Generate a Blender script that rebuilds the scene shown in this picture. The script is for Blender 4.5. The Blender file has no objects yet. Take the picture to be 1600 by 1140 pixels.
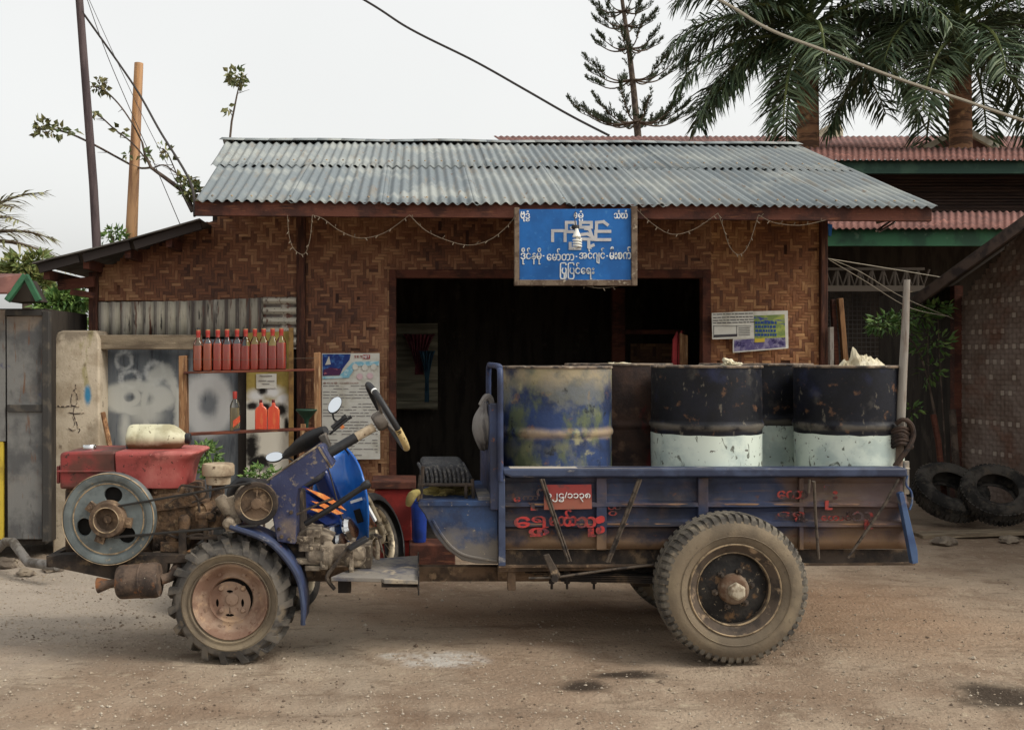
import bpy, bmesh, math, random
from mathutils import Vector, Matrix, noise
R = math.radians
sc = bpy.context.scene
COL = sc.collection
random.seed(7)

# ------------------------------------------------------------------ camera, world, sun, exposure
cam = bpy.data.cameras.new('camera'); co = bpy.data.objects.new('camera', cam); COL.objects.link(co)
EYE = 1.607; F = 1600.0; CX = 650.0; CZ = 562.0
co.location = (0, 0, EYE); co.rotation_euler = (R(90), 0, 0)
cam.sensor_width = 36; cam.lens = 36; cam.clip_end = 800
cam.shift_x = (800 - CX) / 1600; cam.shift_y = -(570 - CZ) / 1600
sc.camera = co
SUN_EL, SUN_AZ = 44.0, 112.0          # azimuth measured from +Y (away from camera) towards +X (right)
w = bpy.data.worlds.new('World'); sc.world = w; w.use_nodes = True
nt = w.node_tree; bg = nt.nodes['Background']
sky = nt.nodes.new('ShaderNodeTexSky'); sky.sky_type = 'NISHITA'; sky.sun_disc = False
sky.sun_elevation = R(SUN_EL); sky.sun_rotation = R(SUN_AZ)
sky.air_density = 1.0; sky.dust_density = 6.0; sky.ozone_density = 1.0; sky.altitude = 0
hs = nt.nodes.new('ShaderNodeHueSaturation'); hs.inputs['Saturation'].default_value = 0.16
gm = nt.nodes.new('ShaderNodeGamma'); gm.inputs['Gamma'].default_value = 0.42   # flattens the bright patch round the sun, as cloud does
mu = nt.nodes.new('ShaderNodeMix'); mu.data_type = 'RGBA'; mu.blend_type = 'MULTIPLY'; mu.inputs['Factor'].default_value = 1
mu.inputs['B'].default_value = (1.155, 1.155, 1.125, 1)
nt.links.new(sky.outputs[0], hs.inputs['Color']); nt.links.new(hs.outputs[0], gm.inputs[0]); nt.links.new(gm.outputs[0], mu.inputs['A'])
ctc = nt.nodes.new('ShaderNodeTexCoord'); cn = nt.nodes.new('ShaderNodeTexNoise'); cn.inputs['Scale'].default_value = 1.6; cn.inputs['Detail'].default_value = 5; cn.inputs['Roughness'].default_value = .45
cmr = nt.nodes.new('ShaderNodeMapRange'); cmr.inputs['From Min'].default_value = .3; cmr.inputs['From Max'].default_value = .7; cmr.inputs['To Min'].default_value = .93; cmr.inputs['To Max'].default_value = 1.04
cvm = nt.nodes.new('ShaderNodeVectorMath'); cvm.operation = 'SCALE'
nt.links.new(ctc.outputs['Generated'], cn.inputs['Vector']); nt.links.new(cn.outputs['Fac'], cmr.inputs['Value']); nt.links.new(mu.outputs['Result'], cvm.inputs[0]); nt.links.new(cmr.outputs[0], cvm.inputs['Scale'])
nt.links.new(cvm.outputs[0], bg.inputs['Color'])
bg.inputs['Strength'].default_value = 0.15
sl = bpy.data.lights.new('sun', 'SUN'); so = bpy.data.objects.new('sun', sl); COL.objects.link(so)
sl.energy = 0.7; sl.angle = R(22); sl.color = (1, 0.93, 0.82)
sd = Vector((math.sin(R(SUN_AZ)) * math.cos(R(SUN_EL)), math.cos(R(SUN_AZ)) * math.cos(R(SUN_EL)), math.sin(R(SUN_EL))))
so.rotation_euler = (-sd).to_track_quat('-Z', 'Y').to_euler()
sc.view_settings.view_transform = 'Standard'; sc.view_settings.look = 'None'
sc.view_settings.gamma = 1; sc.view_settings.exposure = 1.74; sc.view_settings.use_curve_mapping = False

# ------------------------------------------------------------------ helpers
def W(px, py, d): return Vector(((px - CX) * d / F, d, EYE - (py - CZ) * d / F))
def L(px, d): return px * d / F
def lin(c):
    c /= 255.0
    return c / 12.92 if c <= .04045 else ((c + .055) / 1.055) ** 2.4
def S(r, g, b): return (lin(r), lin(g), lin(b), 1)

class MB:
    def __init__(s): s.v = []; s.f = []; s.a = []; s.u = []; s.hasuv = False
    def face(s, idx, a=0.5, uv=None):
        s.f.append(tuple(idx)); s.a.append(a); s.u.append(uv)
        if uv: s.hasuv = True
    def add(s, vs, fs, a=0.5):
        o = len(s.v); s.v += [Vector(p) for p in vs]
        for f in fs: s.face([i + o for i in f], a)
    def box(s, c, size, rot=None, a=0.5):
        x, y, z = (q / 2 for q in size); c = Vector(c)
        vs = [Vector(p) for p in ((-x,-y,-z),(x,-y,-z),(x,y,-z),(-x,y,-z),(-x,-y,z),(x,-y,z),(x,y,z),(-x,y,z))]
        if rot is not None: vs = [rot @ p for p in vs]
        s.add([p + c for p in vs], [(0,3,2,1),(4,5,6,7),(0,1,5,4),(1,2,6,5),(2,3,7,6),(3,0,4,7)], a)
    def pbox(s, x0, y0, x1, y1, d0, d1, a=0.5):      # front face fills the rectangle at depth d0, runs straight back to d1
        p = W(x0, y1, d0); q = W(x1, y0, d0)
        s.box(((p.x+q.x)/2, (d0+d1)/2, (p.z+q.z)/2), (abs(q.x-p.x), d1-d0, abs(q.z-p.z)), None, a)
    def beam(s, p, q, wd, h, up=(0,0,1), a=0.5):
        p = Vector(p); q = Vector(q); ax = (q-p); ln = ax.length; ax.normalize()
        up = Vector(up)
        if abs(ax.dot(up)) > .98: up = Vector((0,1,0))
        sd_ = ax.cross(up).normalized(); u2 = sd_.cross(ax)
        m = Matrix((ax, sd_, u2)).transposed()
        s.box((p+q)/2, (ln, wd, h), m, a)
    def prism(s, pts, d0, d1, a=0.5):
        vs = [W(x, y, d0) for x, y in pts]; n = len(vs)
        ar = sum(vs[i].x*vs[(i+1)%n].z - vs[(i+1)%n].x*vs[i].z for i in range(n))
        if ar < 0: vs.reverse()
        bk = [Vector((p.x, d1, p.z)) for p in vs]
        s.add(vs+bk, [tuple(range(n)), tuple(reversed(range(n, 2*n)))] + [(i, n+i, n+(i+1)%n, (i+1)%n) for i in range(n)], a)
    def lathe(s, c, axis, prof, n=32, sq=0, a=0.5, cap=True, ref=None, jit=None):
        c = Vector(c); ax = Vector(axis).normalized()
        e = Vector(ref) if ref else (Vector((0,0,1)) if abs(ax.z) < .9 else Vector((1,0,0)))
        e1 = (e - ax*e.dot(ax)).normalized(); e2 = ax.cross(e1)
        o = len(s.v)
        for (r, h) in prof:
            for k in range(n):
                t = 2*math.pi*k/n; q = 1
                if sq: q = (abs(math.cos(t))**sq + abs(math.sin(t))**sq) ** (-1/sq)
                rr = r*q
                if jit: rr += jit(t, h)
                s.v.append(c + ax*h + (e1*math.cos(t) + e2*math.sin(t))*rr)
        for i in range(len(prof)-1):
            for k in range(n):
                k2 = (k+1) % n
                s.face((o+i*n+k, o+i*n+k2, o+(i+1)*n+k2, o+(i+1)*n+k), a)
        if cap:
            if prof[0][0] > 1e-6: s.face([o+k for k in reversed(range(n))], a)
            if prof[-1][0] > 1e-6: s.face([o+(len(prof)-1)*n+k for k in range(n)], a)
    def tube(s, pts, r, n=8, a=0.5, cap=True, closed=False):
        pts = [Vector(p) for p in pts]; m = len(pts)
        rs = r if isinstance(r, (list, tuple)) else [r]*m
        o = len(s.v); up = None
        for i, p in enumerate(pts):
            if closed: t = pts[(i+1) % m] - pts[i-1]
            else: t = pts[min(i+1, m-1)] - pts[max(i-1, 0)]
            t.normalize()
            if up is None: up = Vector((0,0,1)) if abs(t.z) < .9 else Vector((1,0,0))
            up = (up - t*up.dot(t))
            if up.length < 1e-4: up = Vector((1,0,0))
            up.normalize(); e2 = t.cross(up)
            for k in range(n):
                g = 2*math.pi*k/n
                s.v.append(p + (up*math.cos(g) + e2*math.sin(g))*rs[i])
        for i in range(m if closed else m-1):
            i2 = (i+1) % m
            for k in range(n):
                k2 = (k+1) % n
                s.face((o+i*n+k, o+i*n+k2, o+i2*n+k2, o+i2*n+k), a)
        if cap and not closed:
            s.face([o+k for k in reversed(range(n))], a); s.face([o+(m-1)*n+k for k in range(n)], a)
    def corr(s, A, B, C, D, pitch, amp, nv=6, per=6, a=0.5, ph=0.0, jit=0.0, ragged=0.0, groove=False):   # A-B across the waves, A-D along them
        A, B, C, D = map(Vector, (A, B, C, D)); nrm = (B-A).cross(D-A).normalized()
        ln = (B-A).length; nu = max(4, int(ln/pitch*per)); o = len(s.v)
        for j in range(nv+1):
            t = j/nv
            for i in range(nu+1):
                u = i/nu; p = A.lerp(B, u).lerp(D.lerp(C, u), t)
                if ragged and j in (0, nv): p = p + (D-A).normalized()*random.uniform(-ragged, ragged)
                h = amp*math.sin(2*math.pi*(u*ln/pitch)+ph)
                h += jit*noise.noise(Vector((p.x*1.3, p.y*1.3, p.z*1.3+5)))
                s.v.append(p + nrm*h)
        for j in range(nv):
            for i in range(nu):
                q = o+j*(nu+1)+i
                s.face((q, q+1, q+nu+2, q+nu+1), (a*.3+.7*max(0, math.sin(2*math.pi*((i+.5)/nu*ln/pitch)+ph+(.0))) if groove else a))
    def text(s, body, x0, y0, x1, y1, d, bold=0.0, th=0.003, mirror=False):
        cu = bpy.data.curves.new('lettering', 'FONT'); cu.body = body; cu.offset = min(bold, .006); cu.extrude = .02; cu.resolution_u = 4
        o = bpy.data.objects.new('lettering', cu); COL.objects.link(o)
        dg = bpy.context.evaluated_depsgraph_get(); me = bpy.data.meshes.new_from_object(o.evaluated_get(dg))
        vs = [v.co.copy() for v in me.vertices]; fs = [tuple(p.vertices) for p in me.polygons]
        bpy.data.objects.remove(o); bpy.data.curves.remove(cu); bpy.data.meshes.remove(me)
        ax, bx = min(v.x for v in vs), max(v.x for v in vs); ay, by = min(v.y for v in vs), max(v.y for v in vs)
        out = []
        for v in vs:
            u = (v.x-ax)/(bx-ax); t = (v.y-ay)/(by-ay)
            p = W(x0+(x1-x0)*u, y1+(y0-y1)*t, d); p.y = d + (0 if v.z > 0 else th); out.append(p)
        q_ = MB(); q_.add(out, fs); out_w = (y1-y0)*d/F/max(.3, by-ay)
        for i, g in enumerate(pieces(q_)):
            for q, dx in enumerate((-1, 0, 1) if bold else (0,)):
                s.add([p+Vector((dx*bold*.7*abs(out_w), -.00010*i-.00003*q, dx*bold*.25*abs(out_w))) for p in g.v], g.f)
    def leaf(s, p, dr, nr, ln, wd, a, fold=.25):
        p = Vector(p); dr = dr.normalized(); sd_ = dr.cross(nr)
        if sd_.length < 1e-4: return
        sd_.normalize(); nn = sd_.cross(dr)
        o = len(s.v)
        s.v += [p, p+dr*ln*.45+sd_*wd*.5+nn*wd*fold, p+dr*ln-nn*ln*.12, p+dr*ln*.45-sd_*wd*.5+nn*wd*fold, p+dr*ln*.5]
        s.face((o, o+1, o+4), a); s.face((o+1, o+2, o+4), a); s.face((o+2, o+3, o+4), a); s.face((o+3, o, o+4), a)

def rv(): 
    while 1:
        v = Vector((random.uniform(-1,1), random.uniform(-1,1), random.uniform(-1,1)))
        if .05 < v.length < 1: return v
def leafclump(mb, c, rad, n, size, wr=1.0):
    c = Vector(c); rad = Vector(rad)
    for _ in range(n):
        v = rv(); p = c + Vector((v.x*rad.x, v.y*rad.y, v.z*rad.z))
        d = (v.normalized() + rv()*.8 + Vector((0,0,-.2)))
        mb.leaf(p, d, rv(), size*random.uniform(.6,1.3), size*random.uniform(.3,.5)*wr, random.random())

def pieces(mb):
    par = list(range(len(mb.v)))
    def find(i):
        while par[i] != i: par[i] = par[par[i]]; i = par[i]
        return i
    for f in mb.f:
        for i in f[1:]: par[find(i)] = find(f[0])
    out = {}
    for f, a, u in zip(mb.f, mb.a, mb.u):
        m, ix = out.setdefault(find(f[0]), (MB(), {}))
        for i in f:
            if i not in ix: ix[i] = len(m.v); m.v.append(mb.v[i])
        m.face([ix[i] for i in f], a, u)
    return [q[0] for q in out.values()]
def build(name, mb, mat, root=None, smooth=40, bevel=0, solid=0, sub=0, seg=2, off=0, each=False):
    if each: return [build(name, q, mat, root, smooth, bevel, solid, sub, seg, off) for q in pieces(mb)][-1]
    me = bpy.data.meshes.new(name)
    base = root['_w'] if root is not None and '_w' in root else (0,0,0)
    bl = Vector(base)
    me.from_pydata([tuple(p-bl) for p in mb.v], [], mb.f); me.update()
    at = me.attributes.new('v', 'FLOAT', 'FACE'); at.data.foreach_set('value', [float(q) for q in mb.a])
    if mb.hasuv:
        uv = me.uv_layers.new(name='UVMap'); k = 0
        for f, u in zip(mb.f, mb.u):
            for j in range(len(f)):
                uv.data[k].uv = u[j] if u else (0,0); k += 1
    if smooth:
        me.polygons.foreach_set('use_smooth', [True]*len(me.polygons)); me.set_sharp_from_angle(angle=R(smooth))
    o = bpy.data.objects.new(name, me); COL.objects.link(o)
    if mat: me.materials.append(mat)
    if root is not None: o.parent = root; o['_w'] = tuple(bl)
    if sub: m = o.modifiers.new('sub', 'SUBSURF'); m.levels = sub; m.render_levels = sub
    if solid: m = o.modifiers.new('solid', 'SOLIDIFY'); m.thickness = solid; m.offset = off
    if bevel: m = o.modifiers.new('bevel', 'BEVEL'); m.width = bevel; m.segments = seg; m.limit_method = 'ANGLE'; m.angle_limit = R(40)
    return o
def child(name, mb, mat, part, **k):               # sub-part of a part
    return build(name, mb, mat, part, **k)
def thing(name, label, cat, loc=(0,0,0), group=None):
    o = bpy.data.objects.new(name, None); COL.objects.link(o); o.location = loc; o.empty_display_size = .1
    o['_w'] = tuple(loc); o['label'] = label; o['category'] = cat
    if group: o['group'] = group
    return o
def tag(o, label=None, cat=None, group=None, kind=None):
    if label: o['label'] = label
    if cat: o['category'] = cat
    if group: o['group'] = group
    if kind: o['kind'] = kind
    return o
def copy_tree(o, loc, label):
    c = o.copy(); COL.objects.link(c); c.location = loc; c['label'] = label
    for ch in list(o.children):
        k = ch.copy(); COL.objects.link(k); k.parent = c
        for g in list(ch.children):
            q = g.copy(); COL.objects.link(q); q.parent = k
    return c

# ------------------------------------------------------------------ materials
def wm(name, base, layers=(), rough=.8, metal=0, bump=0, bscale=60, bst=None, spec=.3, trans=0, rvar=0, emit=None, alpha=None, bdist=.01):
    m = bpy.data.materials.new(name); m.use_nodes = True; t = m.node_tree; N = t.nodes; K = t.links
    b = N['Principled BSDF']; tc = N.new('ShaderNodeTexCoord')
    def mp(st, off=(0,0,0)):
        q = N.new('ShaderNodeMapping'); q.inputs['Scale'].default_value = st or (1,1,1); q.inputs['Location'].default_value = off
        K.new(tc.outputs['Object'], q.inputs[0]); return q.outputs[0]
    def nz(scale, st=None, det=6, off=(0,0,0), rg=.6, dist=0):
        q = N.new('ShaderNodeTexNoise'); q.inputs['Scale'].default_value = scale; q.inputs['Detail'].default_value = det
        q.inputs['Roughness'].default_value = rg; q.inputs['Distortion'].default_value = dist
        K.new(mp(st, off), q.inputs['Vector']); return q.outputs['Fac']
    def mr(inp, lo, hi, o0=0, o1=1, sm=True):
        q = N.new('ShaderNodeMapRange'); q.interpolation_type = 'SMOOTHSTEP' if sm else 'LINEAR'
        q.inputs['From Min'].default_value = lo; q.inputs['From Max'].default_value = hi
        q.inputs['To Min'].default_value = o0; q.inputs['To Max'].default_value = o1
        K.new(inp, q.inputs['Value']); return q.outputs['Result']
    def ma(op, x, y):
        q = N.new('ShaderNodeMath'); q.operation = op
        for i, z in enumerate((x, y)):
            if z is None: continue
            if isinstance(z, (int, float)): q.inputs[i].default_value = z
            else: K.new(z, q.inputs[i])
        return q.outputs[0]
    cur = None; seed = sum(map(ord, name)) % 97
    sep = None
    for i, l in enumerate(layers):
        ty = l.get('t', 'n'); lo, hi = l.get('lo', .4), l.get('hi', .6)
        if ty == 'n': fac = mr(nz(l.get('s', 3), l.get('st'), l.get('det', 6), (seed+i*7.3, i*3.1, seed*.5), l.get('rg', .6), l.get('dist', 0)), lo, hi)
        elif ty == 'vor':
            q = N.new('ShaderNodeTexVoronoi'); q.inputs['Scale'].default_value = l.get('s', 50); K.new(mp(l.get('st')), q.inputs['Vector'])
            fac = mr(q.outputs['Distance'], hi, lo)
            q2 = nz(l.get('s', 50)*.3, None, 2, (i, seed, 0)); fac = ma('MULTIPLY', fac, mr(q2, .45, .55))
        elif ty == 'v':
            q = N.new('ShaderNodeAttribute'); q.attribute_name = 'v'; fac = mr(q.outputs['Fac'], lo, hi, sm=False)
        elif ty == 'g':                      # real dirt that gathers towards one end: axis, from, to, broken up by noise
            if sep is None:
                sep = N.new('ShaderNodeSeparateXYZ'); K.new(tc.outputs['Object'], sep.inputs[0])
            g = mr(sep.outputs['XYZ'.index(l['ax'])], lo, hi)
            q = mr(nz(l.get('s', 6), l.get('st'), 6, (seed, i, 2)), .25, .7)
            fac = mr(ma('ADD', ma('MULTIPLY', g, 1.2), ma('MULTIPLY', ma('SUBTRACT', q, .5), l.get('br', .8))), .25, .95)
        elif ty == 'el':                     # sprayed or spilled marks: (x, z or y, rx, rz, ring, soft)
            if sep is None:
                sep = N.new('ShaderNodeSeparateXYZ'); K.new(tc.outputs['Object'], sep.inputs[0])
            A, B = [sep.outputs['XYZ'.index(c)] for c in l.get('ax', 'XZ')]
            wob = ma('MULTIPLY', ma('SUBTRACT', nz(l.get('s', 9), None, 5, (i*5, 0, seed)), .5), l.get('wob', .5)); fac = None
            for (cx, cz, rx, rz, ring, soft) in l['el']:
                dx = ma('DIVIDE', ma('SUBTRACT', A, cx), rx); dz = ma('DIVIDE', ma('SUBTRACT', B, cz), rz)
                r = ma('ADD', ma('SQRT', ma('ADD', ma('MULTIPLY', dx, dx), ma('MULTIPLY', dz, dz)), None), wob)
                f = mr(ma('ABSOLUTE', ma('SUBTRACT', r, 1), None), ring+soft, ring) if ring else mr(r, 1+soft, 1-soft)
                fac = f if fac is None else ma('MAXIMUM', fac, f)
            if l.get('br'): fac = ma('MULTIPLY', fac, mr(nz(l.get('brs', 40), None, 5, (3, i, 1)), .5-l['br'], .5+l['br']*.5))
        if l.get('f', 1) != 1: fac = ma('MULTIPLY', fac, l['f'])
        q = N.new('ShaderNodeMix'); q.data_type = 'RGBA'; K.new(fac, q.inputs['Factor'])
        if cur is None: q.inputs['A'].default_value = base
        else: K.new(cur, q.inputs['A'])
        q.inputs['B'].default_value = l['c']; cur = q.outputs['Result']
    if cur is None: b.inputs['Base Color'].default_value = base
    else: K.new(cur, b.inputs['Base Color'])
    b.inputs['Roughness'].default_value = rough; b.inputs['Metallic'].default_value = metal
    b.inputs['Specular IOR Level'].default_value = spec
    if rvar: K.new(mr(nz(12, None, 6, (seed, 1, 2)), .3, .7, max(.05, rough-rvar), min(1, rough+rvar)), b.inputs['Roughness'])
    if trans: b.inputs['Transmission Weight'].default_value = trans
    if emit: b.inputs['Emission Color'].default_value = emit[0]; b.inputs['Emission Strength'].default_value = emit[1]
    if alpha is not None: b.inputs['Alpha'].default_value = alpha
    if bump:
        bp = N.new('ShaderNodeBump'); bp.inputs['Strength'].default_value = bump; bp.inputs['Distance'].default_value = bdist
        K.new(nz(bscale, bst, 8, (seed, 4, 9)), bp.inputs['Height']); K.new(bp.outputs[0], b.inputs['Normal'])
    return m

DUST = S(150,128,100); RUST = S(120,72,42); SOOT = S(38,34,32)
M = {}
M['blue'] = wm('blue_paint', S(50,62,94), [dict(c=S(37,43,64), s=4, lo=.4, hi=.62), dict(c=S(120,105,85), s=9, lo=.6, hi=.72, f=.6), dict(c=RUST, s=22, lo=.64, hi=.7, f=.8)], rough=.5, spec=.4, bump=.15, bscale=70, rvar=.15)
M['blue_dusty'] = wm('dusty_blue_paint', S(56,62,92), [dict(c=S(48,52,80), s=5, lo=.4, hi=.6), dict(c=S(132,120,102), s=26, lo=.55, hi=.66, f=.75), dict(c=S(130,112,88), s=3.5, lo=.55, hi=.75, f=.6)], rough=.6, bump=.2, bscale=90)
M['blue_bright'] = wm('bright_blue_paint', S(66,90,126), [dict(c=S(150,140,120), s=14, lo=.58, hi=.7, f=.7), dict(c=S(25,45,90), s=5, lo=.45, hi=.65, f=.6)], rough=.45, spec=.5)
M['blue_seat'] = wm('scuffed_blue_paint', S(48,70,106), [dict(c=S(38,46,68), s=4, lo=.35, hi=.6), dict(c=S(112,104,92), t='g', ax='Z', lo=.72, hi=.42, s=5, br=1.2, f=.8), dict(c=S(150,138,115), s=30, lo=.62, hi=.7, f=.6)], rough=.6, bump=.15)
M['rail'] = wm('worn_blue_rail', S(60,70,94), [dict(c=S(42,49,70), s=7, lo=.4, hi=.6), dict(c=S(176,168,156), s=12, st=(.4,1,1), lo=.58, hi=.7, f=.7)], rough=.5, spec=.35)
M['rail_top'] = wm('scraped_rail_top', S(176,168,156), [dict(c=S(84,92,116), s=9, st=(.5,1,1), lo=.6, hi=.7)], rough=.6)  # pale top: sky light put into the colour, along with dust and wear
M['panel'] = wm('bed_side_paint', S(46,54,78), [dict(c=S(34,37,50), s=2.2, lo=.4, hi=.6), dict(c=S(94,76,60), s=2.5, st=(.35,1,2.5), lo=.5, hi=.72, f=.6),
    dict(c=S(112,90,70), t='g', ax='Z', lo=.74, hi=.5, s=4, br=.9), dict(c=S(110,84,62), t='g', ax='X', lo=1.2, hi=3.2, s=3, br=1.4, f=.5), dict(c=S(98,80,64), s=7, st=(.3,1,3), lo=.56, hi=.68, f=.5), dict(c=S(90,60,45), s=18, lo=.62, hi=.7, f=.7)], rough=.6, bump=.15, bscale=40, rvar=.15)
M['ridge'] = wm('worn_ridge', S(140,108,80), [dict(c=S(60,55,72), s=8, st=(.3,1,1), lo=.45, hi=.62)], rough=.7)
M['frame'] = wm('dirty_dark_steel', S(70,60,52), [dict(c=S(40,36,34), s=6, lo=.4, hi=.6), dict(c=S(125,105,82), s=9, lo=.52, hi=.68, f=.7)], rough=.85, bump=.4, bscale=50)
M['frame_brown'] = wm('mud_coated_steel', S(112,92,74), [dict(c=S(70,58,48), s=5, lo=.42, hi=.6), dict(c=S(140,118,94), s=18, lo=.55, hi=.68)], rough=.9, bump=.4, bscale=60)
M['rod'] = wm('bare_rod', S(88,78,68), [dict(c=S(50,45,42), s=20, lo=.45, hi=.6)], rough=.6, metal=.3)
M['cast'] = wm('greasy_casting', S(104,82,62), [dict(c=S(52,44,38), s=9, lo=.42, hi=.58), dict(c=S(150,126,98), s=16, lo=.56, hi=.68, f=.8)], rough=.85, bump=.6, bscale=45, bdist=.015)
M['cast_grey'] = wm('dusty_grey_casting', S(134,122,106), [dict(c=S(80,70,60), s=10, lo=.42, hi=.6), dict(c=S(165,150,128), s=20, lo=.55, hi=.7)], rough=.9, bump=.5, bscale=50, bdist=.015)
M['red'] = wm('faded_red_enamel', S(148,68,64), [dict(c=S(176,108,100), s=3, lo=.42, hi=.66), dict(c=S(92,40,36), s=5, lo=.56, hi=.7, f=.8), dict(c=S(70,44,38), s=45, lo=.62, hi=.68, f=.9), dict(c=S(200,140,125), s=60, lo=.64, hi=.7, f=.6)], rough=.55, spec=.4, bump=.1)
M['red_dark'] = wm('sooted_red_enamel', S(136,52,50), [dict(c=S(92,52,44), s=5, lo=.4, hi=.58), dict(c=S(70,46,38), t='g', ax='X', lo=-1.85, hi=-1.6, s=6, br=.6, f=.7), dict(c=S(60,40,34), s=40, lo=.6, hi=.68)], rough=.55, spec=.4)
M['flywheel'] = wm('grey_green_paint', S(104,112,112), [dict(c=S(82,88,88), s=7, lo=.4, hi=.6), dict(c=S(140,128,108), s=30, lo=.6, hi=.7, f=.6)], rough=.6, spec=.4)
M['rim_edge'] = wm('worn_edge', S(160,140,112), [dict(c=S(110,96,78), s=20, lo=.45, hi=.6)], rough=.7)
M['dark'] = wm('black_recess', S(24,22,20), rough=.9)
M['belt'] = wm('black_rubber_belt', S(40,38,36), rough=.75)
M['white_plastic'] = wm('stained_white_plastic', S(192,188,160), [dict(c=S(146,138,108), s=7, lo=.46, hi=.66, f=.8), dict(c=S(110,84,58), t='g', ax='Z', lo=1.17, hi=1.1, s=9, br=.7), dict(c=S(110,100,80), s=50, lo=.63, hi=.68)], rough=.5, spec=.4)
M['filter'] = wm('dusty_filter', S(176,160,136), [dict(c=S(130,112,92), s=9, lo=.45, hi=.65), dict(c=S(90,74,58), s=30, lo=.62, hi=.7)], rough=.85, bump=.2)
M['muffler'] = wm('rusty_muffler', S(96,80,68), [dict(c=S(52,44,40), s=7, lo=.42, hi=.6), dict(c=S(120,80,52), s=12, lo=.55, hi=.66), dict(c=S(180,170,155), s=70, lo=.66, hi=.7)], rough=.85, bump=.4)
M['tyre'] = wm('dusty_rubber_tread', S(104,98,88), [dict(c=S(74,70,65), s=9, lo=.42, hi=.6), dict(c=S(136,124,106), s=20, lo=.55, hi=.7, f=.7)], rough=.9, bump=.3, bscale=80)
M['lug'] = wm('black_lug_rubber', S(104,98,90), [dict(c=S(70,67,64), s=9, lo=.42, hi=.6), dict(c=S(126,112,92), s=16, lo=.56, hi=.7, f=.6)], rough=.85, bump=.2, bscale=80)
M['tyre_side'] = wm('dust_caked_sidewall', S(122,109,91), [dict(c=S(98,88,75), s=4, lo=.4, hi=.6, f=.9), dict(c=S(146,132,108), s=3, lo=.48, hi=.7, f=.6), dict(c=S(78,70,62), s=40, lo=.6, hi=.7, f=.5)], rough=.95, bump=.25, bscale=90)
M['tyre_old'] = wm('old_black_tyre', S(76,72,67), [dict(c=S(34,33,32), s=7, lo=.4, hi=.6), dict(c=S(92,82,70), s=14, lo=.55, hi=.7, f=.7)], rough=.9, bump=.3)
M['rim_front'] = wm('rust_pink_rim', S(144,122,105), [dict(c=S(120,94,79), s=6, lo=.42, hi=.6), dict(c=S(165,138,112), s=11, lo=.54, hi=.68), dict(c=S(90,60,48), s=35, lo=.6, hi=.68, f=.8)], rough=.9, bump=.2)
M['rim_rear'] = wm('brown_rim', S(84,73,63), [dict(c=S(56,50,45), s=9, lo=.42, hi=.6), dict(c=S(160,138,112), s=14, lo=.55, hi=.7)], rough=.85, bump=.2)
M['disc'] = wm('oily_black_disc', S(52,49,46), [dict(c=S(34,32,31), s=8, lo=.4, hi=.55), dict(c=S(120,92,64), s=9, lo=.56, hi=.68, f=.8), dict(c=S(130,118,100), s=40, lo=.62, hi=.68)], rough=.75, bump=.4)
M['hub'] = wm('rusty_hub', S(122,106,90), [dict(c=S(92,70,54), s=14, lo=.42, hi=.6)], rough=.85, bump=.3)
M['hubcap'] = wm('bare_hub_nut', S(172,162,142), [dict(c=S(120,104,84), s=20, lo=.45, hi=.65)], rough=.7)
M['plate_red'] = wm('red_number_plate', S(132,52,50), [dict(c=S(96,56,56), s=14, lo=.5, hi=.64), dict(c=S(150,100,80), t='g', ax='Z', lo=.9, hi=.8, s=9, br=.5, f=.6)], rough=.55)
M['red_paint'] = wm('painted_red_letters', S(178,58,56), [dict(c=S(120,60,58), s=14, lo=.44, hi=.62), dict(c=S(62,50,62), s=22, lo=.52, hi=.62, f=.9)], rough=.6)
M['red_paint_worn'] = wm('worn_red_letters', S(150,60,54), [dict(c=S(72,60,60), s=18, lo=.40, hi=.54)], rough=.7)
M['white_paint'] = wm('white_letters', S(236,237,235), [dict(c=S(170,180,195), s=12, lo=.5, hi=.7)], rough=.6)
M['grey_paint'] = wm('grey_letters', S(186,184,184), [dict(c=S(166,166,168), s=9, lo=.45, hi=.65)], rough=.6)
M['drum_blue'] = wm('corroded_blue_drum', S(46,64,104), [dict(c=S(36,46,72), s=3, lo=.4, hi=.6), dict(c=S(92,100,70), s=3.2, st=(1.3,1.3,.8), lo=.53, hi=.64, f=.9), dict(c=S(150,146,112), s=5, lo=.60, hi=.7, f=.9), dict(c=S(128,92,62), s=7, lo=.6, hi=.7, f=.8), dict(c=S(138,136,104), t='g', ax='Z', lo=.55, hi=1.0, s=4, br=1.8, f=.4), dict(c=S(30,34,40), s=11, lo=.58, hi=.68), dict(c=S(168,146,116), t='el', ax='ZX', el=[(.548, 0, .024, 60, 0, .9)], s=5, wob=2.4, br=.15, brs=6, f=.75), dict(c=S(168,152,120), t='el', ax='ZX', el=[(.88, 0, .06, 60, 0, .9)], s=4, wob=2.4, br=.15, brs=5, f=.7)], rough=.6, bump=.3, bscale=30, rvar=.15)
M['drum_black'] = wm('scuffed_black_paint', S(24,26,35), [dict(c=S(19,20,25), s=4, lo=.4, hi=.6), dict(c=S(84,80,74), s=5, lo=.57, hi=.72, f=.6), dict(c=S(110,104,92), s=24, st=(1,1,.5), lo=.62, hi=.68, f=.6), dict(c=S(96,70,52), s=13, lo=.6, hi=.69, f=.9), dict(c=S(42,48,78), s=3, lo=.55, hi=.7, f=.7), dict(c=S(120,114,104), t='el', ax='ZX', el=[(.578, 0, .014, 60, 0, .9)], s=5, wob=2.6, br=.12, brs=6, f=.65)], rough=.55, spec=.25, bump=.1, rvar=.12)
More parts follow.
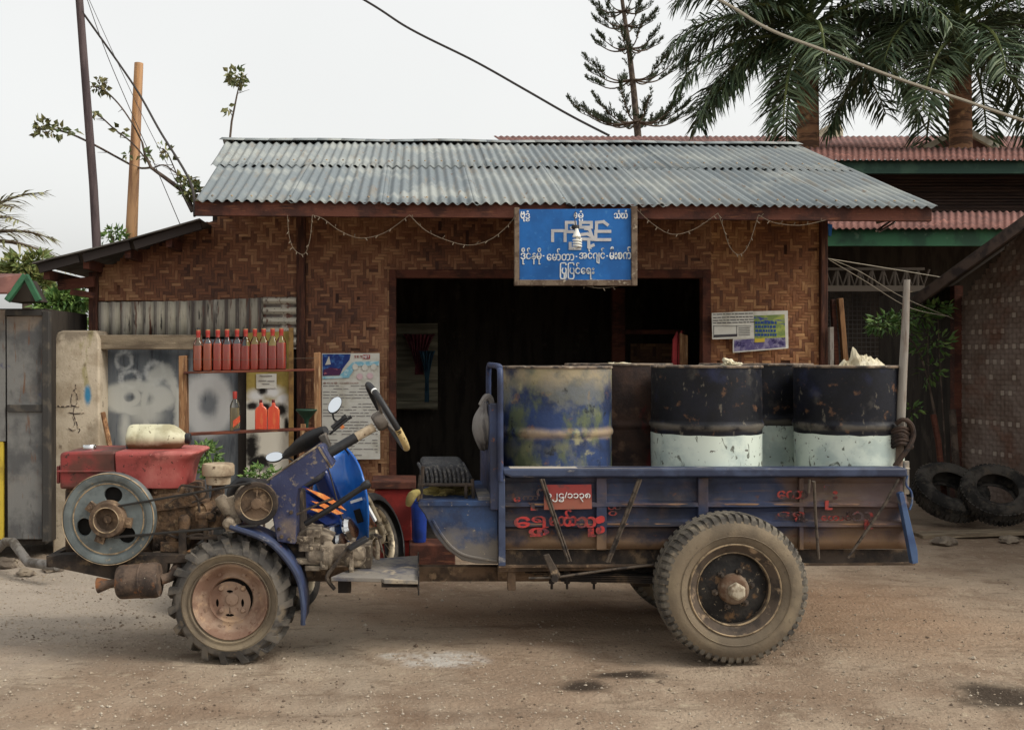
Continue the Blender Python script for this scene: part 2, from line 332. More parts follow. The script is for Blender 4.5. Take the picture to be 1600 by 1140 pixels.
M['drum_white'] = wm('scratched_white_paint', S(204,214,202), [dict(c=S(170,184,178), s=4, lo=.42, hi=.62), dict(c=S(96,100,90), s=16, st=(1,1,.5), lo=.6, hi=.66, dist=1.5), dict(c=S(70,60,48), s=34, lo=.63, hi=.67), dict(c=S(150,132,96), s=6, lo=.6, hi=.72, f=.6)], rough=.5, spec=.4)
M['drum_brown'] = wm('rust_brown_drum', S(68,50,42), [dict(c=S(44,34,32), s=4, lo=.42, hi=.6), dict(c=S(104,80,64), s=7, lo=.55, hi=.7), dict(c=S(104,30,34), s=5, lo=.6, hi=.72, f=.6)], rough=.75, bump=.3)
M['stake'] = wm('weathered_stake', S(140,134,126), [dict(c=S(108,92,80), s=6, st=(3,3,.5), lo=.42, hi=.6), dict(c=S(80,66,56), s=12, st=(3,3,.3), lo=.58, hi=.68)], rough=.9, bump=.4, bst=(1,1,.1))
M['rope'] = wm('brown_rubber_rope', S(62,48,40), [dict(c=S(36,31,29), s=14, lo=.42, hi=.6)], rough=.85, bump=.4)
M['wood_dark'] = wm('dark_red_timber', S(92,54,42), [dict(c=S(62,38,32), s=5, st=(1,1,1), lo=.42, hi=.6), dict(c=S(120,78,56), s=22, st=(.3,1,3), lo=.56, hi=.68, f=.7)], rough=.85, bump=.3)
M['wood_post'] = wm('dark_upright_timber', S(86,54,42), [dict(c=S(58,38,32), s=9, st=(3,3,.4), lo=.42, hi=.6), dict(c=S(118,82,60), s=14, st=(4,4,.3), lo=.56, hi=.68, f=.7)], rough=.85, bump=.3, bst=(1,1,.15))
M['wood_mid'] = wm('weathered_plank', S(150,112,78), [dict(c=S(110,78,54), s=9, st=(3,3,.4), lo=.42, hi=.6), dict(c=S(175,145,110), s=14, st=(4,4,.4), lo=.56, hi=.68)], rough=.85, bump=.3, bst=(1,1,.15))
M['wood_shelf'] = wm('stained_shelf_board', S(120,66,48), [dict(c=S(84,48,38), s=6, st=(.5,2,2), lo=.42, hi=.6), dict(c=S(160,110,78), s=9, st=(.3,2,2), lo=.58, hi=.7)], rough=.8)
M['wood_grey'] = wm('grey_timber', S(136,122,102), [dict(c=S(96,84,70), s=5, st=(.4,2,2), lo=.42, hi=.62), dict(c=S(165,150,126), s=12, st=(.3,3,3), lo=.55, hi=.7)], rough=.9, bump=.4)
M['frame_wood'] = wm('sign_frame_wood', S(120,104,88), [dict(c=S(88,72,60), s=14, lo=.42, hi=.6), dict(c=S(160,148,130), s=30, lo=.58, hi=.7)], rough=.9, bump=.3)
M['galv'] = wm('galvanised_roof', S(130,136,137), [dict(t='v', c=S(112,120,124), lo=0, hi=1), dict(c=S(156,159,154), s=1.6, lo=.46, hi=.66, f=.8), dict(c=S(128,122,112), s=5, st=(3,.35,.35), lo=.52, hi=.7, f=.7), dict(c=S(112,86,66), s=9, st=(2,.5,.5), lo=.62, hi=.72, f=.8)], rough=.7, metal=.05, spec=.25, rvar=.08)
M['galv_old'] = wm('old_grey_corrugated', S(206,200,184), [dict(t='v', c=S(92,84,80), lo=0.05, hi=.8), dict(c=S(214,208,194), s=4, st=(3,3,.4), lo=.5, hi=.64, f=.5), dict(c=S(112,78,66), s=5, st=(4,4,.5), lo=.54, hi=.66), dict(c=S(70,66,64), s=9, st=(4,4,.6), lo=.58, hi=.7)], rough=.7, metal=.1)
M['red_roof'] = wm('red_painted_tin', S(118,80,72), [dict(c=S(98,66,60), s=2.5, lo=.42, hi=.62), dict(c=S(152,104,92), s=6, lo=.54, hi=.7), dict(c=S(90,56,48), s=14, lo=.6, hi=.7)], rough=.8)
M['green_trim'] = wm('green_painted_fascia', S(52,98,68), [dict(c=S(38,70,52), s=3, lo=.42, hi=.62), dict(c=S(100,120,100), s=9, lo=.62, hi=.74, f=.6)], rough=.7)
M['dark_wood_wall'] = wm('dark_plank_wall', S(80,64,58), [dict(c=S(56,46,44), s=4, st=(.3,1,8), lo=.4, hi=.6)], rough=.85, bump=.3, bst=(.2,1,6))
M['dark_in'] = wm('smoke_dark_boards', S(60,54,48), [dict(c=S(44,39,35), s=3, st=(3,3,.6), lo=.42, hi=.6), dict(c=S(110,100,90), s=2, st=(2,2,1.2), lo=.6, hi=.68, f=.25)], rough=.95)  # shade of rooms and gaps put into the low board colour
M['cream'] = wm('cream_paint', S(205,196,172), [dict(c=S(170,158,136), s=5, lo=.45, hi=.65)], rough=.8)
M['concrete'] = wm('stained_concrete', S(200,186,164), [dict(c=S(170,154,132), s=4, lo=.42, hi=.62), dict(c=S(150,142,92), s=5, st=(2,2,.6), lo=.56, hi=.7, f=.7), dict(c=S(92,76,62), s=9, lo=.6, hi=.7, f=.6), dict(c=S(84,70,56), s=50, lo=.63, hi=.68), dict(c=S(80,66,52), t='g', ax='Z', lo=1.7, hi=1.9, s=7, br=.9, f=.6),
    dict(c=S(62,128,164), t='el', el=[(W(137,617,8.5).x-W(118,0,8.5).x, W(137,617,8.5).z, .028, .075, 0, .5)], s=20, wob=.5)], rough=.9, bump=.35, bscale=50)
def spray(pts, d): 
    out = []
    for (x, y, rx, ry, ring, soft) in pts:
        p = W(x, y, d); out.append((p.x, p.z, L(rx, d), L(ry, d), ring, soft))
    return out
M['spray'] = wm('spray_painted_sheet', S(112,116,120), [dict(c=S(88,94,100), s=3, st=(2,2,.5), lo=.42, hi=.6), dict(c=S(72,76,82), s=6, st=(4,4,.4), lo=.52, hi=.66),
    dict(c=S(206,208,206), t='el', el=spray([(194,564,12,13,.05,.42),(203,592,14,13,.05,.45),(243,580,13,14,.05,.5),(240,601,14,6,0,.8)], 8.75), s=16, wob=.9, br=.25, brs=12, f=.75),
    dict(c=S(198,198,190), t='el', el=spray([(215,622,40,18,.25,.55),(202,620,13,11,.2,.4),(228,646,24,20,0,.8),(196,668,8,32,0,.8),(252,640,26,60,.1,.3)], 8.75), s=5, wob=.8, f=.85),
    dict(c=S(202,202,200), t='el', el=spray([(325,632,27,36,.18,.6)], 8.75), s=6, wob=.5, f=.85)], rough=.7, spec=.3)
M['board'] = wm('yellow_painted_board', S(172,152,82), [dict(c=S(140,122,64), s=6, lo=.42, hi=.62), dict(c=S(225,220,205), t='g', ax='Z', lo=1.32, hi=1.18, s=9, br=.5),
    dict(c=S(222,222,220), t='el', el=spray([(400,618,14,9,0,.7),(425,612,16,9,0,.7),(441,622,9,8,0,.7)], 8.72), s=14, wob=.7),
    dict(c=S(30,27,25), t='el', el=spray([(394,634,10,6,0,.5),(415,636,9,8,0,.5),(438,640,12,10,0,.5),(410,610,7,7,0,.4),(392,700,12,24,0,.5),(448,665,4,12,0,.5),(405,722,18,12,0,.4)], 8.72), s=16, wob=1.2)], rough=.8)
M['paper'] = wm('sun_faded_paper', S(214,212,202), [dict(c=S(190,186,172), s=6, lo=.45, hi=.7)], rough=.9)
M['ink'] = wm('printed_black_ink', S(70,68,72), rough=.9)
M['ink_grey'] = wm('printed_grey_ink', S(142,138,136), rough=.9)
M['ink_red'] = wm('printed_red_ink', S(170,70,70), rough=.9)
M['ink_blue'] = wm('printed_blue_ink', S(130,185,205), [dict(c=S(190,215,220), s=20, lo=.45, hi=.6)], rough=.9)
M['ink_navy'] = wm('printed_navy_picture', S(40,58,120), [dict(c=S(70,110,170), s=16, lo=.5, hi=.65)], rough=.9)
M['ink_purple'] = wm('printed_dusk_picture', S(84,50,84), [dict(c=S(190,110,120), s=30, lo=.55, hi=.66)], rough=.9)
M['ink_pink'] = wm('printed_pink_flower', S(214,186,190), rough=.9)
M['map'] = wm('printed_colour_picture', S(120,140,84), [dict(c=S(160,170,90), s=14, lo=.45, hi=.6), dict(c=S(70,80,150), s=18, st=(.6,1,2), lo=.56, hi=.64), dict(c=S(180,160,120), s=30, lo=.6, hi=.66)], rough=.9)
M['map_purple'] = wm('printed_violet_picture', S(92,84,126), [dict(c=S(140,134,160), s=22, lo=.45, hi=.6), dict(c=S(54,46,90), s=14, lo=.55, hi=.65)], rough=.9)
M['sign_blue'] = wm('blue_sign_enamel', S(28,98,168), [dict(c=S(24,86,150), s=5, lo=.42, hi=.62), dict(c=S(70,130,185), s=22, lo=.6, hi=.72, f=.5)], rough=.55, spec=.3)
M['glass_clear'] = None
M['cable'] = wm('black_cable', S(58,54,52), rough=.8)
M['cable_pale'] = wm('pale_cable', S(156,148,132), rough=.8)
M['string'] = wm('fairy_light_wire', S(112,100,84), rough=.7)
M['trunk'] = wm('palm_trunk_bark', S(150,112,84), [dict(c=S(96,72,58), s=3, st=(1,1,5), lo=.42, hi=.6), dict(c=S(176,138,100), s=6, lo=.55, hi=.7)], rough=.9, bump=.4)
M['shaft'] = wm('palm_crownshaft', S(104,112,64), [dict(c=S(70,84,46), s=3, st=(1,1,.4), lo=.42, hi=.6)], rough=.6)
M['bark'] = wm('grey_bark', S(96,84,74), [dict(c=S(66,56,50), s=8, lo=.42, hi=.6)], rough=.9, bump=.3)
def leafmat(n, a, b, c2, rough=.55): return wm(n, a, [dict(t='v', c=b, lo=.2, hi=1), dict(c=c2, s=1.5, lo=.5, hi=.7, f=.6)], rough=rough, spec=.3)
M['palm'] = leafmat('palm_leaf', S(62,80,58), S(100,114,82), S(48,62,50))
M['palm_pale'] = leafmat('pale_palm_leaf', S(120,122,84), S(160,152,112), S(90,100,66))
M['pine'] = leafmat('araucaria_needles', S(50,62,46), S(74,80,56), S(42,50,40), .7)
M['leaf'] = leafmat('green_leaf', S(72,104,52), S(122,146,78), S(60,84,44))
M['leaf_tree'] = leafmat('yellow_green_leaf', S(92,108,60), S(140,140,84), S(70,92,52))
M['leaf_dull'] = leafmat('dull_leaf', S(88,104,64), S(136,130,88), S(112,98,66))
M['rubber_black'] = wm('black_moulded_plastic', S(34,34,36), [dict(c=S(60,58,56), s=12, lo=.5, hi=.7, f=.6)], rough=.5, spec=.4)
M['grey_plastic'] = wm('faded_grey_plastic', S(112,104,96), [dict(c=S(70,66,62), s=9, lo=.42, hi=.62)], rough=.6)
M['moto_blue'] = wm('glossy_blue_fairing', S(44,112,196), [dict(c=S(34,92,176), s=3, lo=.45, hi=.65)], rough=.22, spec=.6)
M['moto_navy'] = wm('dark_blue_fairing', S(22,40,92), rough=.3, spec=.5)
M['orange'] = wm('orange_flame_decal', S(206,120,66), [dict(c=S(222,160,96), s=14, lo=.5, hi=.6)], rough=.3, spec=.5)
M['chrome'] = wm('chrome_metal', S(205,205,205), [dict(c=S(150,140,125), s=25, lo=.55, hi=.68, f=.6)], rough=.18, metal=1)
M['brass'] = wm('dull_wheel_metal', S(158,146,124), [dict(c=S(92,84,72), s=20, lo=.45, hi=.62)], rough=.45, metal=.5)
M['mirror'] = wm('mirror_glass', S(235,240,245), rough=.03, metal=1)
M['cream_band'] = wm('cream_grip_band', S(200,178,128), [dict(c=S(160,136,92), s=16, lo=.5, hi=.65)], rough=.5)
M['platform'] = wm('dusty_steel_plate', S(128,122,114), [dict(c=S(84,84,92), s=5, lo=.44, hi=.6), dict(c=S(165,152,132), s=9, lo=.54, hi=.68), dict(c=S(70,64,60), s=40, lo=.6, hi=.68, f=.6)], rough=.85, bump=.2)
M['fabric_black'] = wm('black_woven_seat', S(50,51,54), [dict(c=S(84,82,80), s=60, st=(1,1,1), lo=.5, hi=.62)], rough=.85, bump=.5, bscale=140)
M['yellow_cloth'] = wm('yellow_rag', S(150,136,82), [dict(c=S(104,92,56), s=6, lo=.44, hi=.6), dict(c=S(178,164,110), s=9, lo=.56, hi=.7)], rough=.95)
M['grey_cloth'] = wm('grey_bag_cloth', S(128,124,120), [dict(c=S(98,94,92), s=6, lo=.42, hi=.62)], rough=.9)
M['red_plastic'] = wm('red_crate_paint', S(142,42,36), [dict(c=S(110,36,32), s=4, lo=.42, hi=.62), dict(c=S(150,90,70), s=14, lo=.6, hi=.7, f=.6)], rough=.6)
M['blue_plastic'] = wm('blue_bucket_plastic', S(28,62,150), [dict(c=S(22,44,104), s=4, lo=.45, hi=.65)], rough=.4, spec=.5)
M['bag_plastic'] = wm('pale_plastic_film', S(206,196,168), [dict(c=S(160,146,116), s=9, lo=.45, hi=.65)], rough=.45, spec=.5)
M['cfl'] = wm('white_lamp_plastic', S(232,230,220), rough=.4)
M['green_funnel'] = wm('green_funnel_plastic', S(34,64,50), rough=.6)
M['curtain_red'] = wm('wine_curtain', S(140,74,86), [dict(c=S(90,48,58), s=8, st=(3,3,.4), lo=.42, hi=.6)], rough=.95)
M['curtain_blue'] = wm('blue_curtain', S(70,108,130), [dict(c=S(50,76,96), s=8, st=(3,3,.4), lo=.42, hi=.6)], rough=.95)
M['pale_boards'] = wm('pale_inner_boards', S(150,146,126), [dict(c=S(112,108,94), s=4, st=(.4,1,5), lo=.42, hi=.6)], rough=.9)
M['red_board'] = wm('red_painted_board', S(176,64,68), [dict(c=S(140,50,54), s=4, lo=.45, hi=.65)], rough=.7)
M['kiosk'] = wm('grey_sheet_door', S(116,115,112), [dict(c=S(84,84,84), s=3, lo=.42, hi=.62), dict(c=S(140,124,108), t='g', ax='Z', lo=1.75, hi=2.05, s=4, br=1.0, f=.6), dict(c=S(60,56,54), s=6, st=(2,2,.6), lo=.56, hi=.7, f=.7), dict(c=S(104,74,54), s=11, st=(3,3,.35), lo=.6, hi=.68, f=.8), dict(c=S(70,74,100), s=5, lo=.66, hi=.72, f=.7)], rough=.75, bump=.15)
M['yellow'] = wm('yellow_strip_paint', S(196,170,60), [dict(c=S(150,126,50), s=6, lo=.45, hi=.65)], rough=.7)
M['pole_wood'] = wm('peeled_pole_wood', S(186,146,108), [dict(c=S(146,112,86), s=6, st=(3,3,.3), lo=.42, hi=.6), dict(c=S(204,150,96), s=3, st=(3,3,.4), lo=.54, hi=.7)], rough=.85, bump=.2, bst=(1,1,.1))
M['pole_dark'] = wm('dark_utility_pole', S(88,76,76), [dict(c=S(66,56,58), s=6, st=(3,3,.3), lo=.42, hi=.6)], rough=.9, bump=.3, bst=(1,1,.1))
M['hut_weave'] = wm('grey_plaited_strips', S(148,132,122), [dict(c=S(118,98,86), s=4, lo=.42, hi=.62, f=.7), dict(t='v', c=S(222,208,192), lo=.78, hi=.84), dict(c=S(130,84,64), s=2, lo=.5, hi=.66, f=.5)], rough=.9, bump=.3, bscale=80)
M['stone'] = wm('rubble_stone', S(140,128,112), [dict(c=S(100,90,80), s=6, lo=.42, hi=.6)], rough=.95, bump=.4)
M['steel_pipe'] = wm('grey_steel_pipe', S(128,124,120), [dict(c=S(90,84,78), s=12, lo=.42, hi=.6)], rough=.6, metal=.3)
M['mesh_dark'] = wm('dark_wire_mesh', S(70,66,64), rough=.8)

def glassmat(name, tint):
    m = bpy.data.materials.new(name); m.use_nodes = True; t = m.node_tree; N = t.nodes; K = t.links
    out = N['Material Output']; N.remove(N['Principled BSDF'])
    tr = N.new('ShaderNodeBsdfTransparent'); tr.inputs[0].default_value = tint
    gl = N.new('ShaderNodeBsdfGlossy'); gl.inputs['Roughness'].default_value = .06
    fr = N.new('ShaderNodeFresnel'); fr.inputs[0].default_value = 1.5
    mx = N.new('ShaderNodeMixShader'); K.new(fr.outputs[0], mx.inputs[0]); K.new(tr.outputs[0], mx.inputs[1]); K.new(gl.outputs[0], mx.inputs[2])
    K.new(mx.outputs[0], out.inputs[0]); return m
M['glass_clear'] = glassmat('clear_bottle_glass', (.95, .95, .92, 1))
M['liquid'] = wm('red_fuel', S(218,88,66), [dict(c=S(222,114,76), s=20, st=(1,1,.2), lo=.5, hi=.65)], rough=.12, trans=.12, spec=.5)
M['liquid_orange'] = wm('orange_fuel', S(216,112,74), [dict(c=S(196,76,58), s=9, st=(1,1,.2), lo=.5, hi=.65)], rough=.12, trans=.12, spec=.5)
M['liquid_dark'] = wm('dark_red_fuel', S(206,80,66), [dict(c=S(208,104,88), s=14, st=(1,1,.2), lo=.52, hi=.66)], rough=.12, trans=.12, spec=.5)
M['cap_red'] = wm('red_bottle_cap', S(168,62,54), rough=.45)
M['cap_top'] = wm('tan_cap_seal', S(206,160,110), rough=.6)

def bamboo_mat(name='plaited_bamboo', dark=S(72,47,38), mid=S(125,82,58), pale=S(174,134,98)):
    m = bpy.data.materials.new(name); m.use_nodes = True; t = m.node_tree; N = t.nodes; K = t.links; b = N['Principled BSDF']
    at = N.new('ShaderNodeAttribute'); at.attribute_name = 'v'
    uv = N.new('ShaderNodeTexCoord'); mp = N.new('ShaderNodeMapping'); mp.inputs['Scale'].default_value = (.12, 1, 1); K.new(uv.outputs['UV'], mp.inputs[0])
    fb = N.new('ShaderNodeTexNoise'); fb.inputs['Scale'].default_value = 240; fb.inputs['Detail'].default_value = 4; K.new(mp.outputs[0], fb.inputs['Vector'])
    big = N.new('ShaderNodeTexNoise'); big.inputs['Scale'].default_value = 1.25; big.inputs['Detail'].default_value = 5; K.new(uv.outputs['Object'], big.inputs['Vector'])
    def math_(op, x, y):
        q = N.new('ShaderNodeMath'); q.operation = op
        for i, z in enumerate((x, y)):
            if isinstance(z, (int, float)): q.inputs[i].default_value = z
            else: K.new(z, q.inputs[i])
        return q.outputs[0]
    s_ = math_('ADD', math_('MULTIPLY', at.outputs['Fac'], .62), math_('MULTIPLY', fb.outputs['Fac'], .55))
    s_ = math_('ADD', s_, math_('MULTIPLY', math_('SUBTRACT', big.outputs['Fac'], .5), 1.15)); s_ = math_('SUBTRACT', s_, .08)
    cr = N.new('ShaderNodeValToRGB'); K.new(s_, cr.inputs[0]); e = cr.color_ramp.elements
    e[0].position = .12; e[0].color = dark; e[1].position = .9; e[1].color = pale
    q = e.new(.5); q.color = mid
    K.new(cr.outputs[0], b.inputs['Base Color']); b.inputs['Roughness'].default_value = .6; b.inputs['Specular IOR Level'].default_value = .3
    bp = N.new('ShaderNodeBump'); bp.inputs['Strength'].default_value = .3; bp.inputs['Distance'].default_value = .004; K.new(fb.outputs['Fac'], bp.inputs['Height']); K.new(bp.outputs[0], b.inputs['Normal'])
    return m
M['bamboo'] = bamboo_mat()
M['bamboo_gold'] = bamboo_mat('golden_plaited_bamboo', S(84,52,37), S(138,90,58), S(190,146,100))
M['bamboo_dim'] = bamboo_mat('dark_plaited_bamboo', S(58,38,28), S(92,64,42), S(130,98,64))  # darker copy of the plaited bamboo for the inner partition

def weave(mb, P, U0, U1, V0, V1, w, inside, nfl=3, amp=.004, zig=9):
    ni = int((U1-U0)/w)+1; nj = int((V1-V0)/w)+1
    def sh(j):
        k = j % (2*zig); return k if k < zig else 2*zig-k
    over = [[((i+sh(j)) % (2*nfl)) < nfl for i in range(ni)] for j in range(nj)]
    def strip(u0, v0, u1, v1, horiz):
        if not inside((u0+u1)/2, (v0+v1)/2) or random.random() < .012: return
        a = min(1, max(0, random.gauss(.54 if horiz else .44, .2))); g = w*.06; o = len(mb.v); ou, ov = random.uniform(0,50), random.uniform(0,50)  # strips lying across start paler: their sheen is put into the tone
        lift = random.uniform(.6, 1.3)
        for k, h in ((0, 0), (.25, .8), (.75, .8), (1, 0)):
            if horiz:
                u = u0+(u1-u0)*k; mb.v += [P(u, v0+g, h*amp*lift), P(u, v1-g, h*amp*lift)]
            else:
                v = v0+(v1-v0)*k; mb.v += [P(u1-g, v, h*amp*lift), P(u0+g, v, h*amp*lift)]
        ln = (u1-u0) if horiz else (v1-v0); ks = (0, .25, .75, 1)
        for k in range(3):
            q = o+2*k; l0, l1 = ks[k]*ln+ou, ks[k+1]*ln+ou
            mb.face((q, q+2, q+3, q+1), a, ((l0, ov), (l1, ov), (l1, ov+w), (l0, ov+w)))
    for j in range(nj):
        i = 0
        while i < ni:
            if over[j][i]:
                k = i
                while k < ni and over[j][k] and k-i < 7: k += 1
                strip(U0+i*w, V0+j*w, U0+k*w, V0+(j+1)*w, True); i = k
            else: i += 1
    for i in range(ni):
        j = 0
        while j < nj:
            if not over[j][i]:
                k = j
                while k < nj and not over[k][i] and k-j < 7: k += 1
                strip(U0+i*w, V0+j*w, U0+(i+1)*w, V0+k*w, False); j = k
            else: j += 1
def inpoly(poly):
    def f(x, z):
        c = False; n = len(poly); j = n-1
        for i in range(n):
            xi, zi = poly[i]; xj, zj = poly[j]
            if (zi > z) != (zj > z) and x < (xj-xi)*(z-zi)/(zj-zi)+xi: c = not c
            j = i
        return c
    return f

# ------------------------------------------------------------------ ground (one sheet to the horizon)
def gp(px, py): d = F*EYE/(py-CZ); return ((px-CX)*d/F, d)          # a pixel on the flat ground
def rut(x, y, y0, k, p):                                              # shallow wheel rut with a raised lip either side
    t = (y-y0-.13*math.sin(x*k+p))/.09
    return (-.016*math.exp(-t*t)+.009*math.exp(-(abs(t)-1.7)**2*2))*(.7+.5*noise.noise(Vector((x*1.3, y0, p))))
def hgt(x, y):
    k = max(0, min(1, (12-abs(x))/5)) * max(0, min(1, (11-y)/2))
    return k*(.016*noise.noise(Vector((x*.9, y*1.2, 0))) + .010*noise.noise(Vector((x*3.1, y*3.6, 3))) + .006*noise.noise(Vector((x*9, y*9, 7))) + .005*noise.noise(Vector((x*5, y*16, 2))) - .006 + rut(x, y, 4.72, .7, 0)+rut(x, y, 6.15, .45, 2)+rut(x, y, 7.1, .6, 4))
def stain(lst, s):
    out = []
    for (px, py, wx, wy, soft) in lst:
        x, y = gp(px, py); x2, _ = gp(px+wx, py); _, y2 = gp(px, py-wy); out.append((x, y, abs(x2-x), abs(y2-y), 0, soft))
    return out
mg = wm('dirt_yard', S(160,143,124), [dict(c=S(138,119,101), s=.9, lo=.42, hi=.62), dict(c=S(158,145,128), s=.55, lo=.5, hi=.68, f=.8), dict(c=S(110,90,74), s=3.2, lo=.52, hi=.7, f=.6), dict(c=S(122,106,90), s=9, st=(.5,1.5,1), lo=.54, hi=.68, f=.7), dict(c=S(176,162,140), s=12, lo=.55, hi=.72, f=.6),
    dict(c=S(164,154,142), t='el', el=stain([(90,930,330,60,.5)], 0), ax='XY', s=1.5, wob=.8, f=.8),
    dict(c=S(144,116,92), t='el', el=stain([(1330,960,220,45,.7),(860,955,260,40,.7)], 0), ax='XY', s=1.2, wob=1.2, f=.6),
    dict(c=S(196,192,186), t='el', el=stain([(690,1027,62,10,.5),(620,1022,24,5,.6)], 0), ax='XY', s=5, wob=1.6, br=.2, brs=14, f=.75),
    dict(c=S(46,38,32), t='el', el=stain([(985,1050,58,7,.5),(910,1069,34,9,.6),(1565,1088,60,22,.6)], 0), ax='XY', s=6, wob=1.5, f=.9),
    dict(c=S(112,92,76), t='el', el=stain([(1180,1085,150,8,.7),(560,1090,160,8,.8),(300,1110,120,7,.8),(900,1005,60,5,.7),(700,1120,260,10,.8)], 0), ax='XY', s=3, wob=1.6, br=.3, brs=6, f=.6),
    dict(c=S(104,90,78), s=38, lo=.6, hi=.68, f=.8), dict(c=S(186,176,160), s=60, lo=.63, hi=.70, f=.6), dict(c=S(86,74,64), s=95, lo=.6, hi=.7, f=.7)], rough=.95, bump=.9, bscale=45, bdist=.02, spec=.15)
xs = [-250,-120,-60,-30,-15]+[-9+.06*i for i in range(int(18.5/.06))]+[12,20,40,80,150,250]
ys = [-60,-20,-5,0,2]+[3+.045*i for i in range(int(8/.045))]+[11.5,13,16,22,32,50,90,160,300,500]
gm_ = MB(); nx = len(xs)
for y in ys:
    for x in xs: gm_.v.append(Vector((x, y, hgt(x, y))))
for j in range(len(ys)-1):
    for i in range(nx-1): gm_.face((j*nx+i, j*nx+i+1, (j+1)*nx+i+1, (j+1)*nx+i))
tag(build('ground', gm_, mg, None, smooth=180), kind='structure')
random.seed(3)
pb = MB()
for _ in range(5200):
    if random.random() < .25:  px, py = random.uniform(-60, 330), random.uniform(880, 1010)
    else: px, py = random.uniform(-80, 1680), 848+300*random.random()**.8
    x, y = gp(px, py); r = random.choice((.003,.004,.005,.006,.008)) * random.uniform(.7, 1.4)*(1.8 if random.random() < .03 else 1)
    z = hgt(x, y)+r*.25; vs = []
    for q in ((1,0,0),(0,1,0),(-1,0,0),(0,-1,0),(0,0,.7),(0,0,-.7)):
        v = Vector(q)*r*random.uniform(.7, 1.3); vs.append(v+Vector((x, y, z)))
    pb.add(vs, [(0,1,4),(1,2,4),(2,3,4),(3,0,4),(1,0,5),(2,1,5),(3,2,5),(0,3,5)], random.random())
tag(build('gravel', pb, wm('gravel_bits', S(150,136,118), [dict(t='v', c=S(176,165,150), lo=.4, hi=1), dict(c=S(96,82,70), s=3, lo=.5, hi=.6)], rough=.95), None, smooth=0), kind='stuff')

# ------------------------------------------------------------------ the bamboo workshop
DW = 9.1; EZ = 2.812; SL = .372
shop = thing('bamboo_workshop', 'open fronted workshop with plaited bamboo walls under a grey corrugated iron roof', 'workshop', (.9, 10.5, 0))
def PW(u, v, h): return Vector((u+.004*noise.noise(Vector((u*5, v*5, 2))), DW-h-.022*abs(noise.noise(Vector((u*1.7, v*1.7, 0))))-.001, v+.006*noise.noise(Vector((u*4, v*4, 9)))))
def wall(name, pts, mat, w=.027, back=True):
    poly = [(W(x, y, DW).x, W(x, y, DW).z) for x, y in pts]
    us = [p[0] for p in poly]; vs = [p[1] for p in poly]; m = MB()
    weave(m, PW, min(us), max(us), min(vs), max(vs), w, inpoly(poly), 3, .005, 10)
    m.prism(pts, DW+.018, DW+.035, .0)
    return build(name, m, mat, shop)
random.seed(11)
wall('bamboo_wall', [(150,470),(150,425),(310,352),(463,306),(463,470)], M['bamboo'])
wall('bamboo_wall', [(477,848),(477,293),(609,293),(609,848)], M['bamboo'])
wall('bamboo_wall', [(609,422),(609,293),(1110,293),(1110,422)], M['bamboo'])
wall('bamboo_wall', [(1110,848),(1110,294),(1283,294),(1283,848)], M['bamboo_gold'])
m = MB(); m.pbox(463,294,477,848, DW-.05, DW+.05); build('post', m, M['wood_post'], shop, bevel=.006)
m = MB(); m.pbox(1283,296,1294,848, DW-.06, DW+.06); build('post', m, M['wood_post'], shop, bevel=.006)
m = MB(); m.pbox(138,425,152,850, DW-.05, DW+.05); build('post', m, M['wood_post'], shop, bevel=.006)
fr = MB(); fr.pbox(608,421,619,848, DW-.035, DW+.07); fr.pbox(1098,421,1111,848, DW-.035, DW+.07); fr.pbox(619,421,1098,434, DW-.032, DW+.07)
build('door_frame', fr, M['wood_dark'], shop, bevel=.005)
# corrugated patch sheets below the left bamboo
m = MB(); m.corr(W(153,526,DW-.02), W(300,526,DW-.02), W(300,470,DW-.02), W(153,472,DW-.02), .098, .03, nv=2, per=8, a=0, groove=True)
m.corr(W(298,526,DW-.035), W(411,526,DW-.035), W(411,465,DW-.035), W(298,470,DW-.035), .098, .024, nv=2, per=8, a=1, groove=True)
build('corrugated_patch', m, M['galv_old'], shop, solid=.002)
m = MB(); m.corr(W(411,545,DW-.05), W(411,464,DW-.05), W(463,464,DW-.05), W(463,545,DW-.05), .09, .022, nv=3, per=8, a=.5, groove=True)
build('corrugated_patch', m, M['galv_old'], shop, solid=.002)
m = MB(); m.pbox(153,462,463,850, DW+.035, DW+.06); build('lower_wall', m, M['dark_in'], shop)
# inner room
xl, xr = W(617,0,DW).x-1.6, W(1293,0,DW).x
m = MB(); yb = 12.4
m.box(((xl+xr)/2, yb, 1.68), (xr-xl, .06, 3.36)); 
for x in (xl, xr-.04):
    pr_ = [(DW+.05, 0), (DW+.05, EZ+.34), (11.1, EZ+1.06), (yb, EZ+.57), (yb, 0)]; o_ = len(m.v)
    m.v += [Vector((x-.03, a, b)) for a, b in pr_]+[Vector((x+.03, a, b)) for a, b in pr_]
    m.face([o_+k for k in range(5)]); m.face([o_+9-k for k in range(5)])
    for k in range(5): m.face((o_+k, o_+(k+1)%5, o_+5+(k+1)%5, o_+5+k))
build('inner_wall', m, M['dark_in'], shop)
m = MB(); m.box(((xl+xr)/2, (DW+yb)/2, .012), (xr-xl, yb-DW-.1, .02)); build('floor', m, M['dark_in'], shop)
m = MB(); m.pbox(560,505,684,640, 12.1, 12.2); build('board_lining', m, M['pale_boards'], shop)
m = MB(); m.pbox(610,627,684,638, 11.9, 12.1); build('window_sill', m, M['pale_boards'], shop, bevel=.004)
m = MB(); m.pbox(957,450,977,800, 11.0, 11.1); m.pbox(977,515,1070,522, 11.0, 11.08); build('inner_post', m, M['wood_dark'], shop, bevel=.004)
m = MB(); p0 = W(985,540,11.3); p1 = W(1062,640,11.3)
weave(m, lambda u, v, h: Vector((u, 11.3-h, v)), p0.x, p1.x, EYE-1.5, p0.z, .035, lambda x, z: True)
